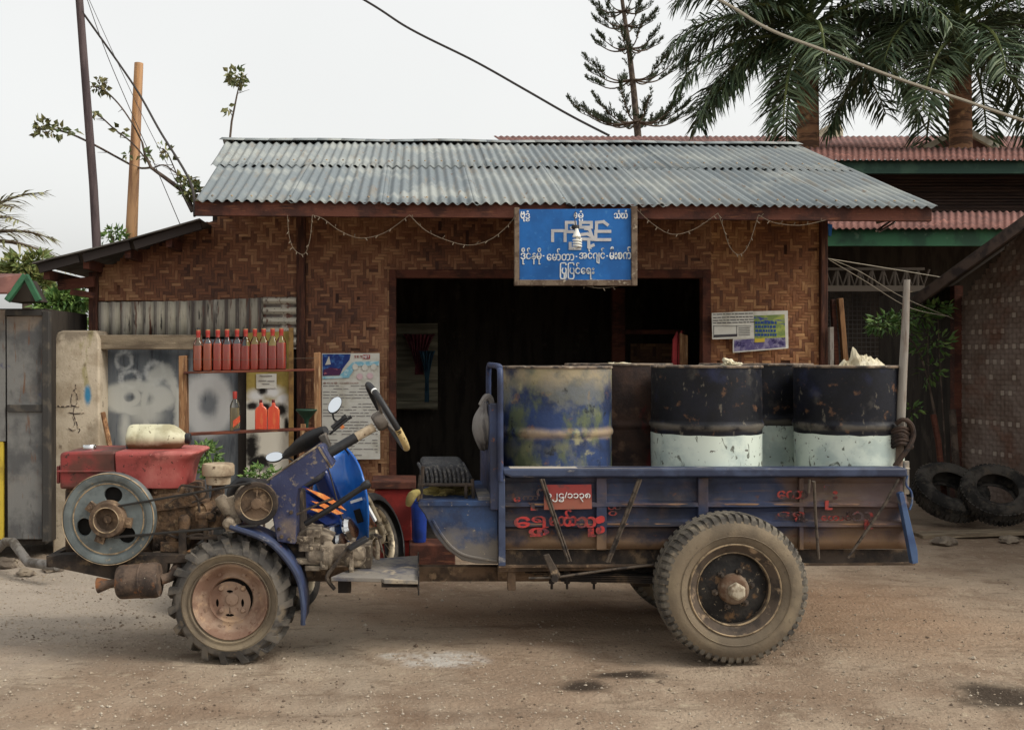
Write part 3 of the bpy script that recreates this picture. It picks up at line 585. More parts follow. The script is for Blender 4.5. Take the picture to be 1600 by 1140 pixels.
m.pbox(985,540,1062,800, 11.303, 11.33, 0); build('inner_partition', m, M['bamboo_dim'], shop)
# main roof
def roofp(x, d, up=0):
    t = (4.13-x)/6.2
    return Vector((x, d, EZ+(d-8.1)*SL+.048*t+up))
random.seed(5)
def sheets(x0l, d0, d1, up, nsh, slant, amp=.0125):
    m = MB(); x = x0l; wd = (4.13-x0l)/nsh
    for k in range(nsh):
        a = x+wd*k; b_ = a+wd+.05 if k < nsh-1 else 4.13
        j = random.uniform(-.02, .02) if up else random.uniform(-.008, .008)
        da, db = d0+j, d0+j+random.uniform(-.015,.015); u = up+(k%2)*.004
        la = a+slant if k == 0 else a
        m.corr(roofp(a, da, u), roofp(b_, db, u), roofp(b_, d1, u), roofp(la, d1, u), .0785, amp, nv=5, per=8, a=random.random(), jit=.012)
    return m
r1 = sheets(-1.75, 8.1, 9.76, 0, 8, -.13); o = build('roof', r1, M['galv'], shop, smooth=80, solid=.003)
r2 = sheets(-1.93, 9.62, 11.1, .009, 7, -.12); child('upper_sheets', r2, M['galv'], o, smooth=80, solid=.003)
m = MB(); rp = []
for k in range(25):
    x = -2.1+(4.13+2.1)*k/24; rp.append(roofp(x, 11.08, .03+.012*noise.noise(Vector((x*1.5, 0, 0)))))
for p, q in zip(rp[:-1], rp[1:]): 
    o_ = len(m.v); m.v += [p+Vector((0,-.16,-.045)), q+Vector((0,-.16,-.045)), q+Vector((0,0,.012)), p+Vector((0,0,.012)), q+Vector((0,.16,-.06)), p+Vector((0,.16,-.06))]
    m.face((o_, o_+1, o_+2, o_+3), .3); m.face((o_+3, o_+2, o_+4, o_+5), .3)
child('ridge_cap', m, M['galv'], o, smooth=30, solid=.003)
m = MB(); m.corr((4.13, 14.0, EZ-.05), (-2.0, 14.0, EZ), roofp(-2.0, 11.1), roofp(4.13, 11.1), .0785, .0125, nv=2, per=4); child('rear_slope', m, M['galv'], o, solid=.003)
# roof screws along two purlin lines
m = MB()
for d in (8.25, 9.8):
    for k in range(38):
        x = -1.66+k*.157
        if x > 4.08: continue
        m.lathe(roofp(x+.02, d, .014+(.018 if d > 9.7 else 0)), (0,-.35,.93), [(.011,0),(.009,.006),(.003,.010)], 8)
child('roof_screw', m, M['rim_edge'], o, each=True)
m = MB(); a_, b_ = roofp(-1.76, 8.16), roofp(4.1, 8.16); m.beam(a_+Vector((0,0,-.07)), b_+Vector((0,0,-.07)), .045, .115, (0,0,1))
build('fascia_beam', m, M['wood_dark'], shop, bevel=.004)
m = MB()
for x in (-1.7, -.72, .3, 1.3, 2.3, 3.3, 4.02):
    m.beam(roofp(x, 8.2, -.06), roofp(x, 11.1, -.06), .05, .08)
build('rafter', m, M['wood_dark'], shop, each=True)
# lean-to roof on the left
ll = [W(50,411,8.6), W(120,394,8.6), W(200,374,8.6), W(312,342,8.6)]
m = MB(); o_ = len(m.v)
for p in ll: m.v += [p, p+Vector((0,3.4,.0))]
for k in range(3): m.face((o_+2*k, o_+2*k+2, o_+2*k+3, o_+2*k+1), .8)
lt = build('lean_to_roof', m, wm('dark_old_tin', S(92,88,84), [dict(c=S(64,60,56), s=3, lo=.42, hi=.6)], rough=.8), shop, solid=.012, smooth=0)  # shade of the underside put into the tin's dark colour
m = MB()
for p, q in zip(ll[:-1], ll[1:]): m.beam(p+Vector((.04,.06,-.045)), q+Vector((0,.06,-.045)), .04, .07)
child('verge_board', m, wm('black_verge_board', S(52,46,44), rough=.9), lt)
m = MB()
for t in (.06, .3, .55, .8): 
    p = ll[0].lerp(ll[3], t)+Vector((0,.1,-.11)); m.beam(p, p+Vector((0,3,0)), .05, .08)
p = ll[0]; m.beam(p+Vector((.1,.35,-.16)), W(148,440,8.95), .05, .09); m.beam(p+Vector((.22,.3,-.22)), W(148,462,8.95), .035, .05)
child('purlin', m, M['wood_dark'], lt, each=True)

# sign hanging under the fascia
DS = 8.07
sg = thing('shop_sign', 'blue hanging shop sign with white and grey lettering in a weathered wooden frame', 'sign', (1.28, DS, 0))
m = MB(); m.prism([(811,327),(987,326),(988,438),(812,439)], DS, DS+.015); sp = build('sign_panel', m, M['sign_blue'], sg)
m = MB(); m.pbox(804,324,811.5,446, DS-.025, DS+.03); m.pbox(987,322,996,446, DS-.025, DS+.03); m.pbox(811.5,437,987,446, DS-.022, DS+.028)
build('sign_frame', m, M['frame_wood'], sg, bevel=.003)
dt = DS-.0022
m = MB()
m.text('ဗ', 813.5,330,820,341.5, dt, .02); m.text('ု', 818,340,820.5,346, dt, .02); m.text('ဒံ', 821,329,828,341.5, dt, .02); m.text('ဓ', 821.5,341.5,827.5,346, dt, .02)
child('white_lettering', m, M['white_paint'], sp, smooth=0); m = MB()
m.text('ဓ', 897,332,902,341, dt, .02); m.text('မံ', 903.5,329,911.5,341, dt, .02); m.text('မ', 904.5,341.5,911,346, dt, .02)
child('white_lettering', m, M['white_paint'], sp, smooth=0); m = MB()
m.text('သံဃံ', 959.5,328,980.5,341.5, dt, .03)
child('white_lettering', m, M['white_paint'], sp, smooth=0); m = MB()
m.text('ဒိုင်နမို', 813.5,387,846,413, dt, .025); m.text('-', 848,399,850.5,400.5, dt)
m.text('ေမာ်တာ', 854.5,388,897,407, dt, .025); m.text('-', 899.5,400,902,401.5, dt)
m.text('အင်ဂျင်', 905,387,945,412, dt, .025); m.text('-', 947.5,399,950,400.5, dt)
m.text('မီးစက်', 952.5,385,986,405, dt, .025)
child('white_lettering', m, M['white_paint'], sp, smooth=0); m = MB()
m.text('ြပုြပင်ေရး', 875,410,928.5,436, dt, .025)
child('white_lettering', m, M['white_paint'], sp, smooth=0)
def stroke(mb, pts, wd, d, th=.003):     # square-cornered painted stroke
    for k, (a, b) in enumerate(zip(pts[:-1], pts[1:])):
        p, q = Vector((a[0], a[1])), Vector((b[0], b[1])); t = (q-p).normalized(); n = Vector((-t.y, t.x))*wd/2; p = p-t*wd*.45; q = q+t*wd*.45
        mb.prism([tuple(p+n), tuple(q+n), tuple(q-n), tuple(p-n)], d+.00013*k, d+th)
m = MB(); d2 = dt
for pts in ([(863.5,376),(863.5,360.5),(883,360.5),(883,376)], [(883,362),(895,362)], [(885,358),(885,347.5),(899,347.5),(899,353),(893,356)],
            [(907,355),(907,347.5),(924,347.5),(924,355),(907,355)], [(904,367),(918,365.5),(927,371)], [(905,373),(927,374),(921,358),(915,357)], [(920,376),(920,386),(927,383)],
            [(953,361.5),(931,361.5),(931,374.5),(953,374.5)], [(932,358),(932,347.5),(943,346.5),(949,351)], [(891,380),(891,388),(906,388)]):
    stroke(m, pts, 4.7, d2); d2 -= .00025
child('grey_lettering', m, M['grey_paint'], sp, smooth=0)

# energy-saving bulb in front of the sign
lb = thing('light_bulb', 'white spiral energy saving bulb hanging in front of the blue sign', 'light bulb', W(902,388,7.98))
m = MB(); m.lathe(W(901,357,7.98), (0,0,-1), [(.012,0),(.014,.012),(.026,.045),(.034,.062),(.030,.07)], 20); build('bulb_base', m, M['cfl'], lb)
m = MB(); pts = []
for k in range(90):
    t = k/89; a = t*2*math.pi*3.6; pts.append(W(902,373,7.98)+Vector((.03*math.cos(a), .03*math.sin(a), -.075*t)))
m.tube(pts, .008, 8); m.tube([W(902,371,7.98)+Vector((0,0,.0)), W(902,376,7.98)+Vector((0,0,-.01))], .012, 8); build('spiral_tube', m, M['cfl'], lb)
m = MB(); m.lathe(W(899,352,8.0), (0,0,-1), [(.03,0),(.032,.02),(.016,.035)], 16); build('socket', m, M['rubber_black'], lb)
m = MB(); m.tube([W(899,352,8.0), W(898,340,8.04), W(900,322,8.1)], .004, 6); build('cord', m, M['cable'], lb)

# fairy-light strings along the eave
def catm(p, n=8):
    out = []; p = [Vector(q) for q in p]; q = [p[0]]+p+[p[-1]]
    for i in range(1, len(q)-2):
        for k in range(n):
            t = k/n; a, b, c, d = q[i-1], q[i], q[i+1], q[i+2]
            out.append(.5*((2*b)+(c-a)*t+(2*a-5*b+4*c-d)*t*t+(3*b-a-3*c+d)*t**3))
    out.append(p[-1]); return out
random.seed(21)
def fairy(label, segs):
    t = thing('fairy_lights', label, 'fairy lights', W(segs[0][0][0], segs[0][0][1], 8.05), 'fairy light strings along the eave')
    m = MB(); bl = MB()
    for s_ in segs:
        pts = catm([W(x, y, 8.06+.03*random.random()) for x, y in s_]); m.tube(pts, .0026, 5)
        for k in range(2, len(pts)-1, 4):
            p = pts[k]; q = p+Vector((random.uniform(-.02,.02), -.01, random.choice((-1,1,-1))*.022)); bl.tube([p, q], [.003,.0038], 5)
    build('wire', m, M['string'], t); build('bulb', bl, M['string'], t, each=True)
fairy('fairy light string drooping along the eave left of the blue sign', [[(449,336),(452,370),(460,390),(475,397),(484,375),(488,336)], [(488,336),(505,342),(530,360),(562,372),(600,364),(640,336)], [(640,336),(665,360),(700,376),(735,383),(770,372),(800,345),(806,328)]])
fairy('fairy light string hanging along the eave right of the blue sign', [[(996,328),(1020,350),(1050,366),(1085,358),(1122,333)], [(1122,333),(1130,355),(1140,385),(1155,398),(1170,382),(1185,336)], [(1185,336),(1210,348),(1250,352),(1290,344)]])
fairy('short fairy light string along the bottom edge of the blue sign', [[(812,440),(840,444),(870,442),(905,445),(935,450),(965,447),(994,440)]])

# pinned papers
def sheet(mb, pts, d, curl=.0, th=.002): mb.prism(pts, d, d+th)
po = thing('poster', 'tall printed poster with blue boat picture pinned left of the doorway', 'poster', W(548,635,9.0))
m = MB(); m.prism([(503,552),(593,551.5),(594,717),(503,718)], 8.995, 8.999); pp = build('poster_sheet', m, M['paper'], po)
dq = 8.990
m = MB(); m.prism([(504,553),(548,553),(546,562),(536,575),(531,586),(504,587)], dq, dq+.003); child('dusk_picture', m, M['ink_navy'], pp)
m = MB(); m.prism([(506,577),(515,574),(532,576),(533,580),(530,586),(505,586)], dq-.004, dq-.001); child('boat_picture', m, M['ink_purple'], pp)
m = MB(); m.prism([(508,570),(514,556),(517,569)], dq-.004, dq-.001); child('boat_sail', m, M['paper'], pp)
m = MB(); m.prism([(504,588),(530,587),(540,577),(552,565),(592,564),(592,571),(556,572),(545,590),(504,592)], dq-.006, dq-.003); child('blue_band', m, M['ink_blue'], pp)
m = MB()
for cx, cy in ((555,573),(570,574),(584,573)): m.prism([(cx+4.5*math.cos(a*.524), cy+5*math.sin(a*.524)) for a in range(12)], dq-.010, dq-.008)
child('white_disc', m, M['paper'], pp, each=True)
m = MB()
for cx, cy in ((562,588),(578,587)): m.prism([(cx+5*math.cos(a*.524), cy+5*math.sin(a*.524)) for a in range(12)], dq-.003, dq-.001)
child('pink_flower', m, M['ink_pink'], pp, each=True)
m = MB(); m.text('S K Y', 554,555,566,559, dq-.003, .03); m.prism([(567,554),(578,554),(578,560.5),(567,560.5)], dq-.003, dq); m.text('ဒိုင်နမို မော်တာ', 505,597,560,599.5, dq)
child('red_print', m, M['ink_red'], pp, smooth=0)
m = MB(); m.text('NET', 568,555,577,559.5, dq-.007, .03); child('white_print', m, M['white_paint'], pp, smooth=0)
m = MB(); random.seed(4)
for k in range(24):
    y = 602+k*4.7; x = 505; 
    if k in (5, 11, 17): continue
    while x < 588:
        ln = random.uniform(4, 16); 
        if random.random() < .8: m.prism([(x,y),(min(590,x+ln),y),(min(590,x+ln),y+1.1),(x,y+1.1)], dq, dq+.002)
        x += ln+2
child('small_print', m, M['ink_grey'], pp, smooth=0)
nt_ = thing('notice', 'white printed notice with table pinned right of the doorway', 'notice', W(1145,508,9.0))
m = MB(); m.prism([(1112,489),(1177,486),(1178,528),(1113,530)], 8.984, 8.988); pp = build('notice_sheet', m, M['paper'], nt_)
m = MB(); random.seed(8)
for y in (490.5, 495.5, 500, 504):
    x = 1114
    while x < 1174:
        ln = random.uniform(3, 9); m.prism([(x,y-(x-1114)*.03),(x+ln,y-(x-1114)*.03),(x+ln,y+1.3-(x-1114)*.03),(x,y+1.3-(x-1114)*.03)], 8.980, 8.983); x += ln+1.3
m.prism([(1115,523),(1152,521.5),(1152,525.5),(1115,527)], 8.980, 8.983); 
for a in ((1115,509,1151,509.6),(1115,508,1115.6,524),(1151,508,1151.6,524),(1152,509,1174,509.6)): m.prism([(a[0],a[1]),(a[2],a[1]),(a[2],a[3]),(a[0],a[3])], 8.980, 8.983)
for k in range(5): m.prism([(1154,512+k*2.8),(1172,511.6+k*2.8),(1172,512.4+k*2.8),(1154,512.8+k*2.8)], 8.980, 8.983)
child('small_print', m, M['ink'], pp, smooth=0)
pc = thing('picture_poster', 'green and violet picture poster with white border partly behind the notice', 'poster', W(1190,518,9.0))
m = MB(); m.prism([(1146,487),(1231,485),(1232,544),(1145,551)], 8.991, 8.995); pp = build('poster_sheet', m, M['paper'], pc)
m = MB(); m.prism([(1178,493),(1226,491),(1227,527),(1179,529)], 8.9885, 8.9905); child('green_picture', m, M['map'], pp)
m = MB(); m.prism([(1147,531),(1179,529),(1227,527),(1228,542),(1147,549)], 8.9885, 8.9905); child('violet_picture', m, M['map_purple'], pp)
m = MB(); m.prism([(1179,529),(1195,528),(1195,534),(1179,535)], 8.9855, 8.9875); child('yellow_patch', m, M['yellow'], pp)
m = MB()
for k in range(4):
    x = 1180
    while x < 1212: 
        ln = random.uniform(2, 5); m.prism([(x,502+k*6.3),(x+ln,502+k*6.3),(x+ln,506+k*6.3),(x,506+k*6.3)], 8.9855, 8.9875); x += ln+1.2
child('bold_print', m, wm('printed_teal_ink', S(50,80,140), rough=.9), pp, smooth=0)

# things inside the doorway
def drape(mb, px0, px1, ytop, ybot, d, gx, gy, fold=7, amp=.03):   # gathered cloth: top edge px0-px1, tied at gx,gy
    n = 36; rows = 14; o = len(mb.v)
    for j in range(rows+1):
        t = j/rows; y = ytop+(ybot-ytop)*t; k = min(1, t/((gy-ytop)/(ybot-ytop))); sq = 1-.78*(k**.7)
        for i in range(n+1):
            u = i/n; x = px0+(px1-px0)*u; x = gx+(x-gx)*sq if k < 1 else gx+(x-gx)*(.22+.12*(t-.6))
            mb.v.append(W(x, y, d)+Vector((0, amp*math.sin(u*fold*6.283+t*2), 0)))
    for j in range(rows):
        for i in range(n): q = o+j*(n+1)+i; mb.face((q, q+1, q+n+2, q+n+1))
m = MB(); drape(m, 630, 680, 522, 585, 11.8, 655, 572); tag(build('curtain', m, M['curtain_red'], None, solid=.006), 'wine red curtain tied in the middle, in the dim room behind the doorway', 'curtain')
m = MB(); drape(m, 655, 680, 548, 628, 11.7, 667, 590, 4); tag(build('cloth', m, M['curtain_blue'], None, solid=.006), 'blue grey cloth hanging below the wine red curtain in the dim room', 'cloth')
for nm, pts, mt, lb_, dd in (('red_board', [(1043,575),(1052,530),(1059,517),(1056,575)], M['red_board'], 'narrow red board leaning left of the taller red board inside the doorway', 9.5), ('red_board', [(1055,575),(1062,522),(1066,516),(1069,575)], M['red_board'], 'tall red board leaning against the tan plank inside the doorway', 9.45), ('plank', [(1064,575),(1063,520),(1075,524),(1075,575)], M['wood_mid'], 'short tan plank upright at the right end of the red boards inside the doorway', 9.4)):
    m = MB(); pts = [(x, y if y < 570 else 800) for x, y in pts]; m.prism(pts, dd, dd+.04); tag(build(nm, m, mt, None, bevel=.003), lb_, 'board')

# ------------------------------------------------------------------ left side: kiosk, pillar, sheet fence, shelf with bottles
kk = thing('metal_kiosk', 'grey sheet metal kiosk with closed door and small pink gabled roof at the left edge', 'kiosk', W(30,840,8.2)*1)
kk.location.z = 0; kk['_w'] = tuple(kk.location)
m = MB(); m.pbox(-120,482,70,850, 8.24, 9.3); build('body', m, M['dark_in'], kk)  # dark body colour stands in for the shaded gap beside the pillar
m = MB(); m.prism([(10,494),(67,492),(66,842),(12,842)], 8.2, 8.237); o = build('door', m, M['kiosk'], kk, bevel=.004)
fm = wm('dark_door_frame', S(58,56,54), [dict(c=S(84,78,70), s=9, lo=.5, hi=.66)], rough=.8)
m = MB(); m.pbox(66,486,76,846, 8.17, 8.236); m.pbox(8,484,66,493, 8.175, 8.234); m.pbox(11,632,66,643, 8.18, 8.199); child('door_frame', m, fm, o, bevel=.003)
m = MB(); m.pbox(-120,690,4.5,842, 8.2, 8.238); build('yellow_strip', m, M['yellow'], kk)
m = MB(); m.pbox(-120,484,8,689, 8.2, 8.238); build('side_panel', m, M['kiosk'], kk)
m = MB(); a, b, c_ = W(10,470,8.0), W(39,430,8.0), W(62,468,8.0)
o_ = len(m.v); m.v += [W(-140,458,7.9), W(11,458,7.9), W(40,429,8.0), W(-140,427,9.0)]; m.face((0,1,2,3)); build('roof', m, M['red_roof'], kk, solid=.015, smooth=0)
m = MB(); m.beam(W(40,430,7.98), W(11,470,7.93), .04, .05, (0,1,0)); m.beam(W(40,430,7.98), W(61,470,7.98), .04, .05, (0,1,0)); build('gable_trim', m, M['green_trim'], kk, bevel=.003)
m = MB(); m.prism([(16,472),(40,436),(58,470)], 8.06, 8.3); build('gable', m, M['dark_in'], kk)

pl = thing('concrete_pillar', 'stained concrete pillar with sloping top and scrawled doodle beside the kiosk', 'pillar', (W(118,860,8.5).x, 8.5, 0))
m = MB(); m.prism([(82,866),(80,548),(88,520),(98,516),(150,516),(155,530),(156,866)], 8.5, 8.82); o = build('body', m, M['concrete'], pl, bevel=.015, seg=3)
m = MB(); random.seed(2)
def scr(pts, r=.006): m.tube(catm([W(x, y, 8.4985) for x, y in pts], 3), r*.75, 5)
scr([(116,608),(112,618),(111,630),(116,634),(121,628),(120,616),(116,608)], .004); scr([(90,634),(100,635),(112,634),(124,635)], .007); scr([(107,644),(118,646),(132,645)], .006); scr([(116,636),(115,648),(119,658),(122,668)], .005)
scr([(113,650),(117,661),(114,668)], .003); scr([(108,668),(112,672),(118,671)], .006); scr([(121,667),(125,671),(122,676)], .005); scr([(118,600),(119,608)], .003)
child('doodle', m, wm('black_scrawl', S(64,54,52), [dict(c=S(180,164,142), s=34, lo=.48, hi=.58)], rough=.9), o)
m = MB(); m.pbox(156,523,312,546, 8.55, 8.66); tag(build('timber_rail', m, M['wood_grey'], None, bevel=.008), 'grey timber rail running from the pillar top above the spray painted sheet', 'timber')
fs = thing('sheet_fence', 'grey iron sheet fence covered with white spray painted rings between pillar and yellow board', 'fence', (0, 8.75, 0))
fs.location = (0, 0, 0); fs['_w'] = (0,0,0)
m = MB(); m.corr(W(157,850,8.75), W(279,850,8.75), W(279,546,8.75), W(157,546,8.75), .35, .008, nv=4, per=16, jit=.02); m.corr(W(277,850,8.758), W(384,850,8.758), W(384,530,8.758), W(277,530,8.758), .35, .008, nv=4, per=16, jit=.02)
build('iron_sheet', m, M['spray'], fs, solid=.003)
m = MB(); m.pbox(372,545,386,860, 8.74, 8.8); build('post', m, M['dark_in'], fs)
yb_ = thing('painted_board', 'tall rotting board painted yellow above and white below behind the bottles', 'board', (0,0,0))
m = MB(); m.prism([(385,860),(385,520),(456,517),(458,860)], 8.72, 8.745); build('panel', m, M['board'], yb_)
m = MB(); m.pbox(451,512,458,860, 8.68, 8.719); build('edge_strip', m, wm('ochre_edge', S(150,118,70), [dict(c=S(110,82,50), s=9, lo=.45, hi=.6)], rough=.8), yb_)
nn = thing('note', 'small white paper note stuck on the yellow board under the upper shelf', 'note', W(416,595,8.7))
m = MB(); m.prism([(400,584),(432,583.5),(432,606),(400.5,607)], 8.712, 8.715); o = build('note_sheet', m, M['paper'], nn)
m = MB()
for (x0, x1, y) in ((406,425,586.5),(404,416,594),(418,429,594.5),(410,421,599)): m.prism([(x0,y),(x1,y),(x1,y+1.2),(x0,y+1.2)], 8.708, 8.711)
child('handwriting', m, M['ink_grey'], o, smooth=0)

DSH = 8.32
sh = thing('bottle_shelf', 'two tier wooden bottle shelf on rough posts in front of the iron sheet fence', 'shelf', (W(390,860,DSH).x, DSH, 0))
m = MB(); m.prism([(280,870),(279,556),(291,555),(294,870)], DSH-.03, DSH+.05); build('post', m, M['wood_mid'], sh, bevel=.004)
m = MB(); m.prism([(491,870),(490,551),(500,550),(502,870)], DSH-.03, DSH+.05); build('post', m, M['wood_mid'], sh, bevel=.004)
zs1, zs2 = W(0,581,DSH).z, W(0,674,DSH).z
m = MB(); m.beam(W(290,582,DSH+.0), W(492,577.5,DSH+.0), .13, .018); build('shelf_board', m, M['wood_shelf'], sh, bevel=.003)
m = MB(); m.beam(W(290,678,DSH), W(494,669,DSH), .13, .02); build('shelf_board', m, M['wood_shelf'], sh, bevel=.003)
m = MB(); m.tube([W(286,561,DSH-.09), W(380,562,DSH-.09), W(495,559,DSH-.09)], .0014, 5); build('guard_wire', m, M['string'], sh)

def bottle(name, label, group=None, lv=.218, mat=None):
    t = thing(name, label, 'bottle', (0,0,0), group)
    s = L(64, DSH)
    g = MB(); g.lathe((0,0,0), (0,0,1), [(.034,0),(.039,.004),(.039,.205),(.037,.222),(.026,.250),(.0155,.268),(.0145,.295)], 24, sq=3.2)
    build('glass', g, M['glass_clear'], t)
    g = MB(); g.lathe((0,0,0), (0,0,1), [(.032,.004),(.036,.007),(.036,min(lv,.2)),(.0345 if lv > .2 else .0359,lv)], 24, sq=3.2); build('fuel', g, mat or M['liquid'], t)
    g = MB(); g.lathe((0,0,0), (0,0,1), [(.0165,.272),(.0175,.276),(.0165,.284),(.0175,.30),(.0185,.302),(.0185,.326),(.017,.330)], 16); o = build('cap', g, M['cap_red'], t)
    g = MB(); g.lathe((0,0,0), (0,0,1), [(.0185,.3285),(.0188,.3325),(.012,.334)], 16); child('seal', g, M['cap_top'], o)
    return t
bx = [310, 325, 340.5, 355, 370.5, 384, 398, 412, 426, 439.5]
nth = ['first', 'second', 'third', 'fourth', 'fifth', 'sixth', 'seventh', 'eighth', 'ninth', 'tenth']
random.seed(9)
b0 = None
for k, x in enumerate(bx):
    p = W(x, 0, DSH-.0); z = W(0, 582-4.5*(x-290)/202, DSH).z+.010
    lab = ('leftmost red fuel bottle with black stopper on the upper shelf' if k == 0 else 'rightmost red fuel bottle in the row on the upper shelf' if k == 9 else f'red fuel bottle, {nth[k]} from the left in the row on the upper shelf')
    b = bottle('fuel_bottle', lab, 'red fuel bottles on the upper shelf', random.uniform(.19, .226), [M['liquid_orange'], M['liquid_orange'], M['liquid'], M['liquid'], M['liquid_dark'], M['liquid_dark'], M['liquid'], M['liquid_dark'], M['liquid_dark'], M['liquid_dark']][k]); b.location = (p.x, DSH+random.uniform(-.006,.006), z)
    if b0 is None: b0 = b
    b.rotation_euler.z = random.uniform(-.25, .25)
g = MB(); pz = b0.location; g.lathe((0,0,0), (0,0,1), [(.012,.334),(.013,.345),(.008,.352)], 12); build('stopper', g, M['rubber_black'], b0)
jb = thing('whisky_bottle', 'nearly empty clear bottle with slanted red label on the lower shelf', 'bottle', (W(367,0,DSH).x, DSH, W(0,675.5,DSH).z+.012))
base = Vector(jb.location)
g = MB(); g.lathe(base, (0,0,1), [(.034,0),(.039,.004),(.039,.195),(.037,.212),(.026,.240),(.0155,.258),(.0145,.285)], 24, sq=3.2); build('glass', g, M['glass_clear'], jb)
g = MB(); g.lathe(base, (0,0,1), [(.032,.004),(.036,.007),(.036,.190)], 24, sq=3.2); build('fuel', g, wm('pale_amber_fuel', S(196,182,148), rough=.2, trans=.35), jb)
g = MB(); g.lathe(base, (0,0,1), [(.0165,.262),(.0175,.266),(.0185,.292),(.0185,.318),(.017,.322)], 16); build('cap', g, M['cap_red'], jb)
g = MB(); g.prism([(364,657),(375,649),(375,659),(364,668)], DSH-.043, DSH-.0415); o = build('label', g, wm('red_orange_label', S(204,84,58), [dict(c=S(230,120,70), s=60, lo=.5, hi=.62)], rough=.5), jb)
g = MB(); g.prism([(365,671),(375,668),(375,672),(365,674)], DSH-.043, DSH-.0415); build('lower_label', g, M['ink'], jb)
def flask(label, x):
    t = thing('fuel_flask', label, 'bottle', (W(x,0,DSH).x, DSH, W(0,672,DSH).z+.010), 'red fuel flasks on the lower shelf'); b = Vector(t.location)
    g = MB(); ln = L(1, DSH)
    g.prism([(x-9.3,671),(x-9.3,641),(x-7,636.5),(x-3,634),(x-2.4,629),(x+2.4,629),(x+3,634),(x+7,636.5),(x+9.3,641),(x+9.3,671)], DSH-.022, DSH+.022); build('glass', g, M['liquid'], t, bevel=.006)
    g = MB(); g.lathe(W(x,630,DSH), (0,0,1), [(.012,0),(.0135,.002),(.0135,.028),(.012,.03)], 14); build('cap', g, wm('dark_red_cap', S(96,36,34), rough=.5), t)
flask('flat red fuel flask on the lower shelf, left of its twin', 407.5); flask('flat red fuel flask on the lower shelf, nearer the green funnel', 427)
fu = thing('funnel', 'dark green plastic funnel hanging on the shelf beside the right post', 'funnel', W(480,650,8.3))
m = MB(); m.lathe(W(479,639,8.3), (0,0,-1), [(.085,0),(.088,.008),(.05,.05),(.018,.085),(.013,.15)], 24); build('cone', m, M['green_funnel'], fu, solid=.002)
m = MB(); m.beam(W(474,662,8.28), W(470,725,8.25), .04, .04); tag(build('stick', m, M['wood_mid'], None, bevel=.004), 'short tan stick standing under the green funnel', 'stick')
m = MB(); m.tube([W(161,645,8.45), W(173,703,8.3), W(196,850,8.2)], .022, 8); tag(build('stick', m, M['wood_mid'], None), 'tan broom stick leaning on the spray painted sheet beside the pillar', 'stick')
m = MB(); m.tube([W(-20,872,8.0), W(8,846,7.9), W(20,846,7.8), W(44,878,7.5), W(90,884,7.3)], .035, 10); tag(build('pipe', m, M['steel_pipe'], None), 'bent grey steel pipe lying in front of the kiosk', 'pipe')
random.seed(31)
for k, (px, py, s, lab) in enumerate([(10,884,.075,'pale rubble stone lying at the left edge under the bent pipe'),(40,897,.05,'small grey rubble stone below the bend of the steel pipe'),(85,890,.06,'grey rubble stone under the tractor nose'),(1578,846,.06,'grey stone tucked under the right end of the long plank'),(1475,850,.075,'flat brown stone under the middle of the long plank')]):
    x, y = gp(px, py); m = MB(); bm = bmesh.new(); bmesh.ops.create_icosphere(bm, subdivisions=3, radius=1)
    for v in bm.verts: 
        n_ = noise.noise(v.co*1.4+Vector((k*9, 0, 0)))+.5*noise.noise(v.co*3.5+Vector((k*9, 5, 0))); v.co *= (1+.45*n_)
        m.v.append(Vector((x, y, s*.3))+Vector((v.co.x*s*1.4, v.co.y*s, v.co.z*s*.6)))
    for f in bm.faces: m.face([v.index for v in f.verts])
    bm.free(); tag(build('stone', m, M['stone'], None), lab, 'stone', 'rubble stones around the yard')

# poles, wires, twigs
m = MB(); m.tube([W(153,420,9.6), W(146,290,9.62), W(124,0,9.66), W(117,-80,9.7)], [.042,.04,.036,.034], 14); tag(build('utility_pole', m, M['pole_dark'], None), 'tall thin dark pole leaning left above the lean-to roof', 'pole')
m = MB(); a, b = W(203,420,10.0), W(217,99,10.0); m.tube([a, a.lerp(b,.5), b], [.062,.05,.043], 16); tag(build('wooden_pole', m, M['pole_wood'], None), 'shorter peeled orange brown pole with sawn top behind the lean-to', 'pole')
def wire(label, pts, r, mat=None, n=10): m = MB(); m.tube(catm([W(*p) for p in pts], n), r, 6); return tag(build('cable', m, mat or M['cable'], None), label, 'cable')
wire('thick black cable running from the dark pole past the peeled pole to the roof corner', [(128,18,9.64),(208,132,9.9),(250,205,9.2),(297,284,8.4),(304,338,8.2)], .011)
wire('thin grey wire left of the thick black cable by the dark pole', [(133,-10,9.64),(165,80,9.3),(205,175,9.1),(245,265,8.9),(282,352,8.7)], .0035)
wire('second thin grey wire crossing the peeled pole towards the roof corner', [(135,-10,9.64),(180,90,9.8),(232,200,9.1),(300,330,8.3)], .003)
wire('long black overhead cable sagging from the top to the roof ridge', [(-100,-330,15),(260,-160,14),(540,-16,13),(640,45,12.8),(740,95,12.6),(820,140,12.4),(890,180,12.2),(952,212,12.0)], .014)
wire('pale overhead cable crossing in front of the palms', [(500,-300,12),(820,-150,12),(1105,-10,12),(1200,45,12),(1290,80,12),(1400,122,12),(1500,155,12),(1620,195,12),(1900,280,12),(2300,390,12.2)], .019, M['cable_pale'])
wire('pale cable from the workshop corner to the hut roof', [(1294,404,9.1),(1380,418,9.6),(1470,433,10.2)], .0042, M['cable_pale'])
wire('upper of two pale wires drooping to the shrub beside the hut', [(1296,404,9.2),(1345,425,9.4),(1410,464,9.8),(1490,498,10.4)], .0035, M['cable_pale'])
wire('lower of two pale wires drooping to the shrub beside the hut', [(1296,406,9.2),(1350,438,9.4),(1420,480,9.8),(1482,494,10.2)], .0035, M['cable_pale'])
random.seed(17)
